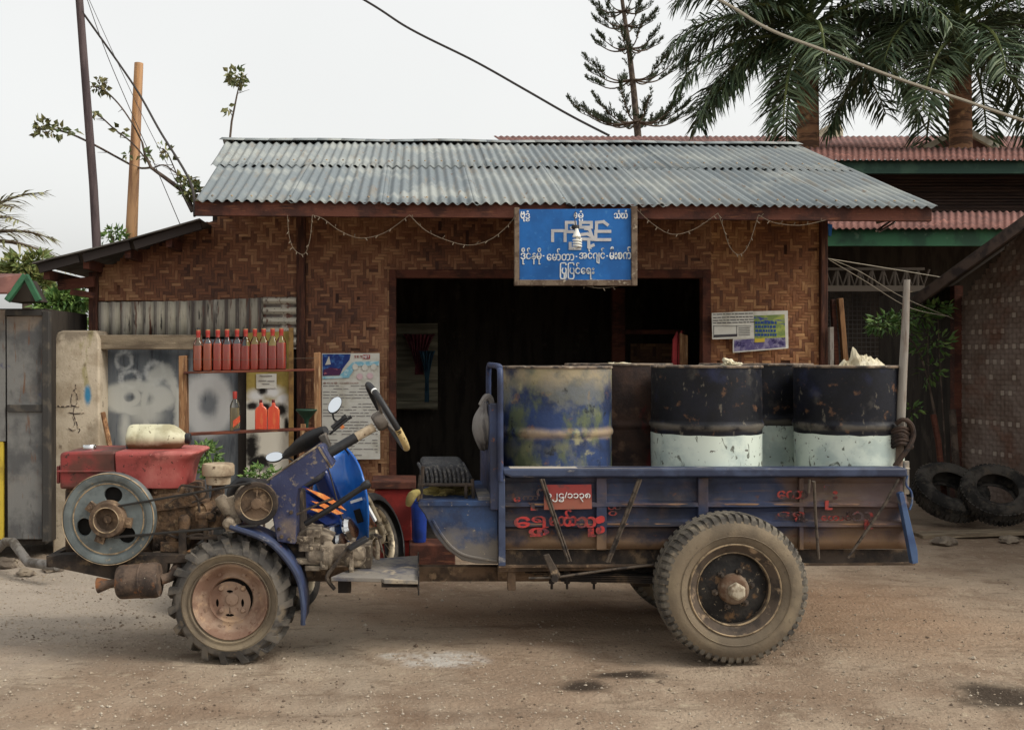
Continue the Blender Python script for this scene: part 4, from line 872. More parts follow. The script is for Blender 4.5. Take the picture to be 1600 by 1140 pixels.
tw = thing('bare_tree', 'nearly bare sapling with few leaves reaching left past the poles from the roof corner', 'tree', W(300,330,9.9))
m = MB(); lf = MB(); d = 9.8
m.tube([W(302,330,d), W(285,298,d), W(258,278,d), W(236,262,d), W(226,240,d), W(222,222,d)], [.03,.024,.02,.016,.012,.01], 7)
for pts, r in (([(236,262),(215,262),(185,247),(150,228),(112,210),(84,202),(64,198)], .011), ([(228,248),(205,222),(180,203),(160,185),(146,176)], .008), ([(222,222),(205,190),(185,162),(165,143),(148,135)], .008), ([(240,262),(256,258),(272,268),(284,278)], .007), ([(284,292),(272,262),(262,240),(254,232)], .006)):
    m.tube(catm([W(x, y, d+random.uniform(-.3,.3)) for x, y in pts], 4), r, 5)
    for k in range(6):
        i = random.randrange(1, len(pts)); x, y = pts[i]; x2, y2 = pts[i-1]; t = random.random(); x += (x2-x)*t; y += (y2-y)*t
        m.tube([W(x,y,d), W(x-random.uniform(6,18), y+random.uniform(-9,5), d)], [.004,.0015], 4)
for (x, y, r, n) in ((68,196,9,34),(62,206,6,18),(84,202,9,22),(100,206,5,8),(115,205,3,5),(152,131,9,26),(163,138,6,14),(146,172,5,10),(190,204,5,7),(225,243,7,12),(200,243,4,6),(256,233,8,14),(266,240,4,6),(295,292,14,70),(300,300,12,50),(288,280,7,18)):
    leafclump(lf, W(x, y, d), (L(r,d), .1, L(r,d)), n, .075, 1.5)
build('trunk', m, M['bark'], tw); build('leaves', lf, M['leaf_dull'], tw, smooth=0)
t2 = thing('sprout', 'thin leafy shoot rising behind the left end of the roof ridge', 'sapling', W(358,235,11.3))
m = MB(); lf = MB(); d = 11.2; m.tube([W(355,260,d), W(362,190,d), W(370,150,d), W(374,132,d)], [.014,.012,.009,.006], 6); m.tube([W(363,182,d), W(358,170,d)], .004, 4); m.tube([W(372,146,d), W(390,140,d)], [.004,.0015], 4)
for (x, y, r, n) in ((372,120,12,48),(378,128,8,20),(362,118,7,16),(357,168,5,8)): leafclump(lf, W(x, y, d), (L(r,d), .1, L(r,d)), n, .085, 1.5)
build('stem', m, M['bark'], t2); build('leaves', lf, M['leaf_dull'], t2, smooth=0)
def shrub(name, label, blobs, d, size, mat, stems, cat='shrub'):
    t = thing(name, label, cat, (W(blobs[0][0], 0, d).x, d, 0)); lf = MB(); m = MB()
    for (x, y, rx, ry, n) in blobs: leafclump(lf, W(x, y, d), (L(rx,d), L((rx+ry)*.45,d), L(ry,d)), n, size)
    for pts in stems: m.tube(catm([W(x, y, d) for x, y in pts], 4), [.014-.011*k/(4*(len(pts)-1)) for k in range(4*(len(pts)-1)+1)], 5)
    build('leaves', lf, mat, t, smooth=0); build('stem', m, M['bark'], t); return t
random.seed(23)
shrub('climber', 'small leafy climber poking above the lean-to roof between the two poles', [(178,364,16,9,60),(165,372,12,6,30),(190,368,7,7,20)], 9.9, .07, M['leaf'], [[(180,420),(178,380),(172,362)]])
shrub('shrub', 'green weed growing between the engine and the grey iron sheet', [(325,715,20,22,180),(318,700,14,10,60),(335,735,22,16,120)], 7.9, .055, M['leaf'], [[(325,850),(325,770),(320,700)],[(330,850),(335,770),(342,715)]])
shrub('shrub', 'low green weed below the blue motorbike mirror', [(412,738,22,12,110),(395,742,14,10,50),(432,744,12,8,40)], 7.9, .055, M['leaf'], [[(412,850),(412,780),(405,735)]])
shrub('shrub', 'leafy bush with pale green leaves by the grey post beside the hut', [(1385,505,28,14,110),(1410,500,20,14,70),(1462,482,24,10,90),(1440,495,22,12,60),(1370,512,14,8,30),(1455,535,32,22,90),(1452,580,20,22,36),(1425,640,16,10,20)], 10.6, .085, M['leaf'], [[(1476,800),(1470,700),(1452,600),(1450,500)],[(1470,690),(1440,560),(1400,510),(1362,508)],[(1478,790),(1476,690),(1468,560),(1465,480)]])
# background greenery on the left
def btree(label, blobs, d, size, mat, trunk):
    t = thing('tree', label, 'tree', (W(trunk[0][0], 0, d).x, d, 0), 'trees behind the kiosk'); lf = MB(); m = MB()
    for (x, y, rx, ry, n) in blobs:
        leafclump(lf, W(x, y, d), (L(rx,d), L(rx,d), L(ry,d)), n, size); m.tube([W(*trunk[-1], d), W(x, y, d)], [.04,.012], 5)
    m.tube([W(x, y, d) for x, y in trunk], [.12,.1,.07], 8); build('crown', lf, mat, t, smooth=0); build('trunk', m, M['bark'], t)
btree('loose yellow green tree seen above the pink kiosk roof', [(35,415,24,16,220),(60,408,14,10,90),(15,430,18,14,120),(55,435,20,14,150),(70,450,14,10,80)], 15, .17, M['leaf_tree'], [(45,800),(45,600),(42,450)])
btree('darker green tree between the kiosk and the lean-to', [(95,475,26,16,260),(115,500,18,20,220),(85,500,26,20,260),(120,468,14,10,100),(100,460,20,8,110),(80,480,20,16,140)], 14, .15, M['leaf'], [(100,780),(100,640),(98,520)])

def frond(lf, rc, base, az, el, ln, droop, nl=46, lw=.04, ll_=.75, hang=.5, plum=.5):
    pts = []; d0 = Vector((math.cos(az)*math.cos(el), math.sin(az)*math.cos(el), math.sin(el))); hz = Vector((math.cos(az), math.sin(az), 0)); p = Vector(base); N_ = 14
    e = el
    for k in range(N_+1):
        pts.append(p.copy()); t = k/N_; e = el-droop*t**1.3; p = p+Vector((hz.x*math.cos(e), hz.y*math.cos(e), math.sin(e)))*(ln/N_)
    rc.tube(pts, [.045*(1-k/N_)+.008 for k in range(N_+1)], 5)
    sd_ = Vector((-hz.y, hz.x, 0))
    for k in range(nl):
        t = .1+.9*(k+random.random())/nl; f = t*N_; i = min(N_-1, int(f)); q = pts[i].lerp(pts[i+1], f-i); tg = (pts[i+1]-pts[i]).normalized(); up = sd_.cross(tg).normalized()
        if up.z < 0: up = -up
        for s_ in (-1, 1):
            l = ll_*(.45+.75*math.sin(math.pi*min(1, t*.85+.12)))*random.uniform(.8, 1.15)
            dr = (sd_*s_*random.uniform(.7,1.0)+tg*random.uniform(.45,.95)+up*random.uniform(-plum, plum*.8)).normalized(); a = random.random()
            mid = q+dr*l*.5; tip = mid+(dr+Vector((0,0,-hang*random.uniform(.5,1.5)))).normalized()*l*.5
            wv = dr.cross(Vector((0,0,1)) if random.random() < .5 else up); 
            if wv.length < .05: wv = up.copy()
            wv.normalize(); wv *= lw*.5; o = len(lf.v)
            lf.v += [q-wv*.4, q+wv*.4, mid+wv, mid-wv, tip]; lf.face((o, o+1, o+2, o+3), a); lf.face((o+3, o+2, o+4), a)
cp = thing('coconut_palm', 'pale drooping palm fronds showing at the left edge above the kiosk', 'palm', W(-60,850,16)); random.seed(41)
lf = MB(); rc = MB(); cb = W(-75,385,16)
for az, el, ln in ((.1,.95,1.7),(-.1,.2,2.0),(.4,.5,1.6),(-.5,.6,1.6),(2.4,.5,1.8),(3.4,.3,1.8),(1.3,.9,1.8)): frond(lf, rc, cb, az, el, ln, 1.0, 34, .035, .5, .3, .3)
rc.tube([cb+Vector((0,0,-4)), cb], [.16,.12], 10); build('fronds', lf, M['palm_pale'], cp, smooth=0); build('trunk', rc, M['bark'], cp)

# ------------------------------------------------------------------ right side and background
bh = thing('green_trimmed_house', 'long house with faded red tin roofs, green fascias and a dark verandah behind the workshop', 'house', (8, 15, 0))
m = MB(); m.corr(W(800,233,19.5), W(1900,233,19.5), W(1690,213,22.0)+Vector((3,0,0)), W(815,213,22.0)+Vector((-.6,0,0)), .11, .014, nv=2, per=6); r_ = build('upper_roof', m, M['red_roof'], bh, solid=.004, smooth=80)
m = MB(); m.prism([(1445,240),(1502,201),(1560,240)], 19.3, 19.4); o = build('gable', m, M['red_roof'], bh)
m = MB(); m.beam(W(1446,231,19.2), W(1502,200,19.2), .10, .09, (0,1,0)); m.beam(W(1502,200,19.2), W(1558,231,19.2), .10, .09, (0,1,0)); child('gable_trim', m, wm('grey_white_trim', S(190,184,168), rough=.8), o)
m = MB(); m.corr(W(1150,250,15), W(2300,250,15), W(2300,231,16.6), W(1150,231,16.6), .09, .013, nv=2, per=8); build('main_roof', m, M['red_roof'], bh, solid=.004, smooth=80)
m = MB(); m.pbox(1150,249.5,2300,271, 15.1, 15.2); build('upper_fascia', m, wm('dark_green_fascia', S(36,62,52), [dict(c=S(54,80,66), s=4, lo=.5, hi=.66)], rough=.75), bh)
m = MB(); m.pbox(1150,272,2300,850, 16.2, 16.4); build('wall', m, M['dark_wood_wall'], bh)
m = MB()
for k in range(14): m.pbox(1150,276+k*5,2300,280+k*5, 16.14, 16.198)
build('cladding', m, M['dark_wood_wall'], bh, each=True)
m = MB(); m.corr(W(1200,357,12.5), W(2300,357,12.5), W(2300,331,14.6), W(1200,331,14.6), .085, .013, nv=2, per=8); build('awning', m, M['red_roof'], bh, solid=.004, smooth=80)
m = MB(); m.pbox(1200,357.5,2300,384, 12.6, 12.68); build('lower_fascia', m, M['green_trim'], bh)
m = MB(); m.pbox(1200,384,2300,430, 14.2, 14.3); m.pbox(1200,430,2300,850, 14.2, 14.3); build('verandah_back', m, M['dark_in'], bh)
m = MB(); m.pbox(1280,446,1445,455, 12.85, 12.95); m.pbox(1280,418,1445,422, 12.87, 12.93)
for k in range(9):
    x = 1290+k*18; m.tube([W(x, 421, 12.9), W(x, 447, 12.9)], .02, 6); m.tube([W(x, 421, 12.9), W(x+9, 447, 12.9), W(x+18, 421, 12.9)], .016, 6)
build('lattice', m, wm('grey_lattice_wood', S(96,86,76), rough=.85), bh)
m = MB()
for k in range(18): m.tube([W(1290+k*7, 455, 13.1), W(1290+k*7, 690, 13.1)], .006, 4)
for k in range(34): m.tube([W(1290, 458+k*7, 13.1), W(1412, 458+k*7, 13.1)], .006, 4)
build('wire_screen', m, M['mesh_dark'], bh)
m = MB(); m.pbox(1419,455,1441,690, 12.7, 12.86); build('post', m, M['wood_grey'], bh, bevel=.01)
m = MB(); m.pbox(1280,672,1500,845, 12.9, 13.6); build('verandah_wall', m, M['concrete'], bh)
ht = thing('plaited_hut', 'grey brown plaited hut with white check squares and sloping dark roof at right edge', 'hut', (6.4, 10.4, 0))
A_, B_ = Vector((W(1496,0,11.0).x, 11.0, 0)), Vector((W(1690,0,9.4).x, 9.4, 0)); hd = (B_-A_).normalized(); hn = Vector((hd.y, -hd.x, 0)); hl = 5.6; B_ = A_+hd*hl
m = MB(); random.seed(51); cw = .052; top = lambda u: 2.20+.767*min(u, hl-u)
nu = int(hl/cw)
for i in range(nu):
    for j in range(int(4.4/cw)):
        u, v = i*cw, j*cw
        if v > top(u): continue
        row = j % 3 == 0 and (j*cw > 1.35 or j % 2 == 0) and noise.noise(Vector((u*1.5, v*1.5, 4))) > -.25
        a = .81 if row and (i+j//3) % 2 == 0 and random.random() < .85 else random.uniform(0,.45)
        if a > .5 and random.random() < .15: a = .3
        h = .004 if (i+j) % 2 else -.002; g = .002
        P_ = lambda uu, vv, hh: A_+hd*uu+Vector((0,0,vv))+hn*hh
        o_ = len(m.v); m.v += [P_(u+g,v+g,0), P_(u+cw-g,v+g,0), P_(u+cw-g,v+cw-g,0), P_(u+g,v+cw-g,0), P_(u+cw*.3,v+cw*.3,h), P_(u+cw*.7,v+cw*.3,h), P_(u+cw*.7,v+cw*.7,h), P_(u+cw*.3,v+cw*.7,h)]
        for f in ((0,1,5,4),(1,2,6,5),(2,3,7,6),(3,0,4,7),(4,5,6,7)): m.face([q+o_ for q in f], a)
o_ = len(m.v); pk_ = A_+hd*hl/2
for k in (.02, .06): m.v += [A_-hn*k, B_-hn*k, B_-hn*k+Vector((0,0,2.2)), pk_-hn*k+Vector((0,0,4.33)), A_-hn*k+Vector((0,0,2.2))]
m.face([o_+k for k in range(5)], 0); m.face([o_+9-k for k in range(5)], 0)
for k in range(5): m.face((o_+k, o_+5+k, o_+5+(k+1)%5, o_+(k+1)%5), 0)
build('wall', m, M['hut_weave'], ht)
m = MB(); m.box(A_+Vector((.0,.9,1.2)), (.06, 1.8, 2.4)); build('side_wall', m, M['dark_in'], ht); m = MB(); m.beam(B_+Vector((.1,0,1.1)), B_+Vector((1.9,.6,1.1)), .06, 2.2); build('side_wall', m, M['dark_in'], ht)
m = MB(); m.beam(A_+Vector((-.02,-.02,0)), A_+Vector((-.02,-.02,2.4)), .09, .09, (1,0,0)); build('post', m, M['wood_dark'], ht)
v0, v1 = W(1428,463,10.5), W(1720,250,8.75); v1 = v0+(v1-v0)*1.78; v2 = Vector((v1.x+(v1.x-v0.x), v1.y+(v1.y-v0.y), v0.z)); m = MB(); o_ = len(m.v); bk = Vector((1.2, 2.6, 0)); m.v += [v0, v1, v1+bk, v0+bk, v2, v2+bk]; m.face((0,1,2,3)); m.face((1,4,5,2)); hr = build('roof', m, wm('dark_tin', S(84,76,70), rough=.8), ht, solid=.02, smooth=0)
m = MB(); m.beam(v0+Vector((0,-.02,-.06)), v1+Vector((0,-.02,-.06)), .04, .10); child('verge_board', m, wm('worn_dark_verge', S(84,70,62), [dict(c=S(54,46,44), s=7, lo=.42, hi=.6)], rough=.85), hr)
m = MB(); m.v += [v0+Vector((.05,.05,-.10)), v1+Vector((.05,.05,-.10)), v1+bk+Vector((0,0,-.1)), v0+bk+Vector((0,0,-.1))]; m.face((3,2,1,0)); child('soffit', m, M['dark_in'], hr, solid=.01)

def oldtyre(label, px, py, d, R_, r_, tilt, yaw):
    t = thing('old_tyre', label, 'tyre', W(px, py, d), 'old tyres dumped by the hut'); ax = Vector((math.sin(tilt)*math.cos(yaw), math.sin(tilt)*math.sin(yaw), math.cos(tilt)))
    m = MB(); w_ = .12; pr = [(r_,-w_*.75),(r_+.02,-w_*.95),((R_+r_)/2,-w_*1.1),(R_-.03,-w_*.9),(R_-.005,-w_*.65),(R_,0),(R_-.005,w_*.65),(R_-.03,w_*.9),((R_+r_)/2,w_*1.1),(r_+.02,w_*.95),(r_,w_*.75)]
    pr2 = pr+[(r_+.015,w_*.6),((R_+r_)/2,w_*.9),(R_-.05,w_*.5),(R_-.05,-w_*.5),((R_+r_)/2,-w_*.9),(r_+.015,-w_*.6),(r_,-w_*.75)]
    m.lathe(W(px, py, d), ax, pr2, 56, cap=False); o = build('casing', m, M['tyre_old'], t)
    m = MB(); c = W(px, py, d); e1 = ax.orthogonal().normalized(); e2 = ax.cross(e1); mt = lambda q: Matrix((e1*math.cos(q)+e2*math.sin(q), ax, (-e1*math.sin(q)+e2*math.cos(q)))).transposed()
    for k in range(48):
        q = 2*math.pi*k/48
        for s_ in (-1,1): m.box(c+(e1*math.cos(q+s_*.03)+e2*math.sin(q+s_*.03))*(R_-.004)+ax*w_*.35*s_, (.02, .075, .025), mt(q+s_*.03))
    child('tread', m, M['tyre_old'], o)
oldtyre('old worn car tyre lying tilted nearer the truck tail', 1484, 768, 10.0, .335, .185, R(-38), R(90))
oldtyre('old black tyre propped on the other one against the plaited hut', 1556, 772, 9.7, .31, .175, R(-44), R(75))
m = MB(); m.beam(W(1434,836,9.35), W(1680,827,9.3), .20, .035); tag(build('long_plank', m, M['wood_grey'], None, bevel=.005), 'long grey plank lying on stones in front of the old tyres', 'plank')
for nm, lab, pts, d, mat, r in (('grey_board','short grey board standing against the workshop corner post',[(1301,860),(1298,511)],9.0,M['stake'],.028), ('timber','slim red brown timber leaning left outside the workshop corner',[(1322,860),(1301,468)],9.5,M['wood_dark'],.03), ('timber','thicker red brown timber leaning beside the slim one outside the workshop corner',[(1345,860),(1312,466)],9.45,M['wood_mid'],.035)):
    m = MB(); m.beam(W(*pts[0], d), W(*pts[1], d), r*1.3, r*1.6); tag(build(nm, m, mat, None, bevel=.004), lab, 'timber')
m = MB(); m.tube([W(1458,648,10.5), W(1466,690,10.4), W(1478,800,10.3)], .03, 8); tag(build('stick', m, M['wood_dark'], None), 'dark stick leaning behind the old tyres', 'stick')
m = MB(); m.tube([W(1488,640,10.7), W(1492,700,10.6), W(1500,800,10.5)], .035, 8); tag(build('stick', m, M['bark'], None), 'thick grey stick against the corner of the plaited hut', 'stick')
wl = thing('tube_lamp', 'small twin tube lamp fixed under the right end of the eave', 'lamp', W(1382,352,8.4))
m = MB(); m.tube([W(1369,361,8.3), W(1392,345,8.4)], .009, 8); m.tube([W(1374,362,8.3), W(1398,347,8.4)], .009, 8); build('tube', m, M['chrome'], wl)
m = MB(); m.beam(W(1370,348,8.35), W(1394,342,8.35), .03, .02); build('bracket', m, M['steel_pipe'], wl)
m = MB(); m.prism([(1294,349),(1301,351),(1299,369),(1295,368)], 9.0, 9.012); tag(build('rag', m, M['moto_blue'], None, bevel=.003), 'bright blue rag hanging from the workshop corner under the eave', 'rag')
m = MB(); m.prism([(1296,205),(1297,193),(1312,193),(1318,200),(1318,216),(1296,216)], 26, 27); tag(build('water_tank', m, M['cream'], None, bevel=.03), 'small pale roof tank glimpsed between the two palms', 'tank')

def palm(label, cx, cy, bx_, by_, d, seed, n, ln, spec=()):
    random.seed(seed); k_ = d/24; t = thing('palm_tree', label, 'palm', (W(bx_, by_, d).x, d, 0), 'palms behind the red roof'); c = W(cx, cy, d); b = W(bx_, by_, d); b.z = 0
    m = MB(); m.tube([b, b.lerp(c, .5), b.lerp(c, .9)], [.30*k_,.27*k_,.235*k_], 20); build('trunk', m, M['trunk'], t)
    s0 = b.lerp(c, .89); m = MB(); m.tube([s0, s0.lerp(c, .3), s0.lerp(c, .7), c+Vector((0,0,.3))], [.245*k_,.25*k_,.2*k_,.12*k_], 18); build('crownshaft', m, M['shaft'], t)
    lf = MB(); rc = MB()
    for k in range(n):
        az = 2*math.pi*(k*.382+random.uniform(-.03,.03)); q = k/n; el = 1.25-1.75*q+random.uniform(-.1,.1)
        frond(lf, rc, c+Vector((0,0,.15-.3*q)), az, el, ln*random.uniform(.9,1.1), 1.0+.7*random.random(), 100, .05*k_, .93*k_, .5, .6)
    for az, el, dr in spec: frond(lf, rc, c+Vector((0,0,-.1)), az, el, ln, dr, 100, .05*k_, .93*k_, .5, .6)
    build('fronds', lf, M['palm'], t, smooth=0); build('leaf_stalks', rc, M['shaft'], t)
palm('left of the two dark royal palms behind the red roof', 1262, 48, 1264, 232, 18.0, 61, 21, 2.65, ((R(180),.5,1.5),(R(182),.05,1.1),(R(170),.95,1.6),(R(186),-.35,.8)))
palm('right of the two dark royal palms, its trunk rising before the gable', 1500, 48, 1504, 232, 17.7, 67, 22, 2.65, ((R(180),.5,1.5),(R(184),.1,1.1),(R(0),.5,1.4),(R(4),.0,1.2)))

ar = thing('araucaria', 'slender araucaria with tiers of upturned branches against the pale sky', 'conifer', (W(998,0,30).x, 30, 0)); random.seed(71)
d = 30; lf = MB(); m = MB(); tk = [W(1003,600,d), W(998,225,d), W(990,140,d), W(982,70,d), W(972,0,d), W(962,-70,d)]; m.tube(tk, [.16,.11,.09,.075,.055,.04], 10)
def trx(y): 
    for a, b in zip(tk[:-1], tk[1:]):
        za, zb = a.z, b.z; z = W(0, y, d).z
        if za <= z <= zb: return a.lerp(b, (z-za)/(zb-za))
    return tk[-1]
for (y, ln, n, den) in ((189,1.72,12,1.5),(124,1.5,9,1.0),(75,1.15,8,.9),(40,.95,8,.9),(17,.85,7,.9),(-8,.75,7,.9),(-36,.65,7,.9)):
    c = trx(y)
    for k in range(n):
        az = 2*math.pi*(k+.5*random.random())/n; hz = Vector((math.cos(az), math.sin(az), 0)); l = ln*random.uniform(.8, 1.12); pts = []; ri = random.uniform(.04, .2)
        for q in range(11):
            t = q/10; pts.append(c+hz*l*t+Vector((0,0, l*(-.10*math.sin(math.pi*min(1,t*1.3))+ri*t+.14*t**5))))
        m.tube(pts, [.026*(1-t/11)+.006 for t in range(11)], 4)
        side = hz.cross(Vector((0,0,1)))
        for _ in range(int(11*ln*den)):
            t = (.30 if den > 1.2 else .5)+(.72 if den > 1.2 else .5)*random.random()**.8; t = min(t, 1); i = min(9, int(t*10)); p = pts[i].lerp(pts[i+1], t*10-i); tg = (pts[i+1]-pts[i]).normalized(); sw = random.uniform(-1,1)*(.05+.3*(1-t))
            st_ = p; en = st_+tg*.16+side*sw*l*.7+Vector((0,0,.13*random.uniform(.4,1.3)))
            ax = en-st_
            for s2 in range(22):
                u = random.random()**.8; q = st_+ax*u+rv()*.02; lf.leaf(q, ax.normalized()*.6+rv()*.9+Vector((0,0,.5)), rv(), .10*random.uniform(.7,1.2), .024, random.random())
build('trunk', m, M['bark'], ar); build('branches', lf, M['pine'], ar, smooth=0)

# ------------------------------------------------------------------ the farm truck
tk_ = thing('farm_truck', 'blue homemade farm truck with bare red diesel engine and open bed of drums', 'truck', (0, 6.1, 0))
def T(name, mb, mat, par=None, **k): return build(name, mb, mat, par or tk_, **k)
Y = Vector((0,1,0)); NY = Vector((0,-1,0))
def plate(loops, d0, d1):                       # flat plate with holes: filled 2-D curve made into a mesh
    cu = bpy.data.curves.new('plate', 'CURVE'); cu.dimensions = '2D'; cu.fill_mode = 'BOTH'; cu.extrude = (d1-d0)/2
    for lp in loops:
        sp_ = cu.splines.new('POLY'); sp_.points.add(len(lp)-1); sp_.use_cyclic_u = True
        for p, q in zip(sp_.points, lp): v = W(q[0], q[1], d0); p.co = (v.x, v.z, 0, 1)
    o = bpy.data.objects.new('plate', cu); COL.objects.link(o); dg = bpy.context.evaluated_depsgraph_get(); me = bpy.data.meshes.new_from_object(o.evaluated_get(dg))
    vs = [Vector((v.co.x, (d0+d1)/2-v.co.z, v.co.y)) for v in me.vertices]; fs = [tuple(reversed(p.vertices)) for p in me.polygons]
    bpy.data.objects.remove(o); bpy.data.curves.remove(cu); bpy.data.meshes.remove(me); return vs, fs
def circ(cx, cy, rx, ry=None, n=48, a0=0): ry = ry or rx; return [(cx+rx*math.cos(2*math.pi*k/n+a0), cy+ry*math.sin(2*math.pi*k/n+a0)) for k in range(n)]
def slot(cx, cy, l, w_, ang, n=14): 
    out = []
    for k in range(n):
        t = 2*math.pi*k/n; x, y = l*math.cos(t), w_*math.sin(t)*abs(math.sin(t))**.3; out.append((cx+x*math.cos(ang)-y*math.sin(ang), cy+x*math.sin(ang)+y*math.cos(ang)))
    return out

# --- front wheels (tractor lugs)
def tractor_wheel(px, py, d, near=True):
    c = W(px, py, d); k = 1 if near else -1; wd = .245
    w_ = MB(); Rr, rr = .318, .198
    pr = [(rr-.012,.03),(rr,.012),(rr+.02,.004),(.245,-.012),(.285,-.004),(.303,.022),(.312,.06),(Rr-.004,wd/2),(.312,wd-.06),(.303,wd-.022),(.285,wd+.004),(.245,wd+.012),(rr,wd-.012),(rr-.012,wd-.03)]
    tread = MB(); tread.lathe(c, Y, [(.256,-.0135)]+pr[4:11]+[(.256,wd+.0135)], 72, cap=False)
    side = MB(); side.lathe(c, Y, pr[:4]+[(.256,-.0135)], 72, cap=False); side.lathe(c, Y, [(.256,wd+.0135)]+pr[11:], 72, cap=False)
    for rr_ in (.212, .249): side.lathe(c, Y, [(rr_-.003,-.002),(rr_,-.011 if rr_ < .22 else -.018),(rr_+.003,-.002)], 72, cap=False)
    N_ = 19
    for i in range(N_):
        for s_ in (0, 1):
            a0 = 2*math.pi*(i+.5*s_)/N_; 
            pts = [(0.02 if s_ == 0 else wd-.02, 0), (.055 if s_ == 0 else wd-.055, .05), (wd/2+(-.01 if s_ == 0 else .01), .15)]
            for (h0, t0), (h1, t1) in zip(pts[:-1], pts[1:]):
                o_ = len(tread.v)
                for (h, t, wdt) in ((h0, t0, .052), (h1, t1, .044)):
                    for q, r_ in ((-1, .300), (1, .300), (.72, .341 if h not in (.02, wd-.02) else .330), (-.72, .341 if h not in (.02, wd-.02) else .330)):
                        a = a0+t+q*wdt; tread.v.append(c+Vector((math.cos(a)*r_, h, math.sin(a)*r_)))
                b = o_
                for f in ((0,1,2,3),(7,6,5,4),(0,4,5,1),(1,5,6,2),(2,6,7,3),(3,7,4,0)): tread.face([q+b for q in f])
            h = .004 if s_ == 0 else wd-.004; o_ = len(tread.v)           # lug wrapping down the shoulder
            for r_, hh in ((.262,h-.014*(1 if s_ == 0 else -1)),(.333,h+(.012 if s_ == 0 else -.012))):
                for q in (-.06,.06): 
                    a = a0+q-(.10 if r_ < .3 else 0); tread.v.append(c+Vector((math.cos(a)*r_, hh-(.006 if s_ == 0 else -.006), math.sin(a)*r_))); tread.v.append(c+Vector((math.cos(a)*r_, hh+(.03 if s_ == 0 else -.03), math.sin(a)*r_)))
            for f in ((0,2,6,4),(1,5,7,3),(0,4,5,1),(2,3,7,6),(4,6,7,5)): tread.face([q+o_ for q in f])
    wh = T('wheel', side, M['tyre_side']); child('tread', tread, M['lug'], wh, smooth=35)
    rm = MB(); rm.lathe(c, Y, [(.205,.012),(.198,.0),(.190,.004),(.176,.02),(.150,.055),(.132,.062),(.120,.058),(.112,.072),(.108,.09)], 56, cap=False)
    v_, f_ = plate([circ(px, py, 32.5), slot(px, py-17, 5.2, 2.4, 0), slot(px-19.5, py+1, 6.5, 2.4, 1.57), slot(px+20, py+1, 6.5, 2.4, 1.57), slot(px, py+20, 7, 2.4, 0), [(px-.5, py+8), (px+.5, py+8), (px+.7, py+19), (px-.7, py+19)]], d+.074, d+.082)
    rm.add(v_, f_); child('rim', rm, M['rim_front'], wh, smooth=50)
    bt = MB()
    for a in (.78, 2.36, 3.93, 5.5): bt.lathe(c+Vector((math.cos(a)*.083, .075, math.sin(a)*.083)), NY, [(.014,0),(.014,.01),(.009,.018)], 10)
    for a in (1.1, 2.0, 2.9, 3.5, 4.3, 5.0, 5.9, .2): bt.lathe(c+Vector((math.cos(a)*.15, .05, math.sin(a)*.15)), NY, [(.011,0),(.010,.006)], 8)
    bt.lathe(c+Vector((0,.076,0)), NY, [(.036,0),(.032,.012),(.014,.016)], 20); child('bolt', bt, M['rim_front'], wh, each=True)
    bk = MB(); bk.lathe(c, Y, [(.19,.10),(.001,.101)], 40, cap=False); child('brake_drum', bk, M['dark'], wh)
tractor_wheel(359, 940.5, 5.40)
tractor_wheel(359+14, 917, 6.45)
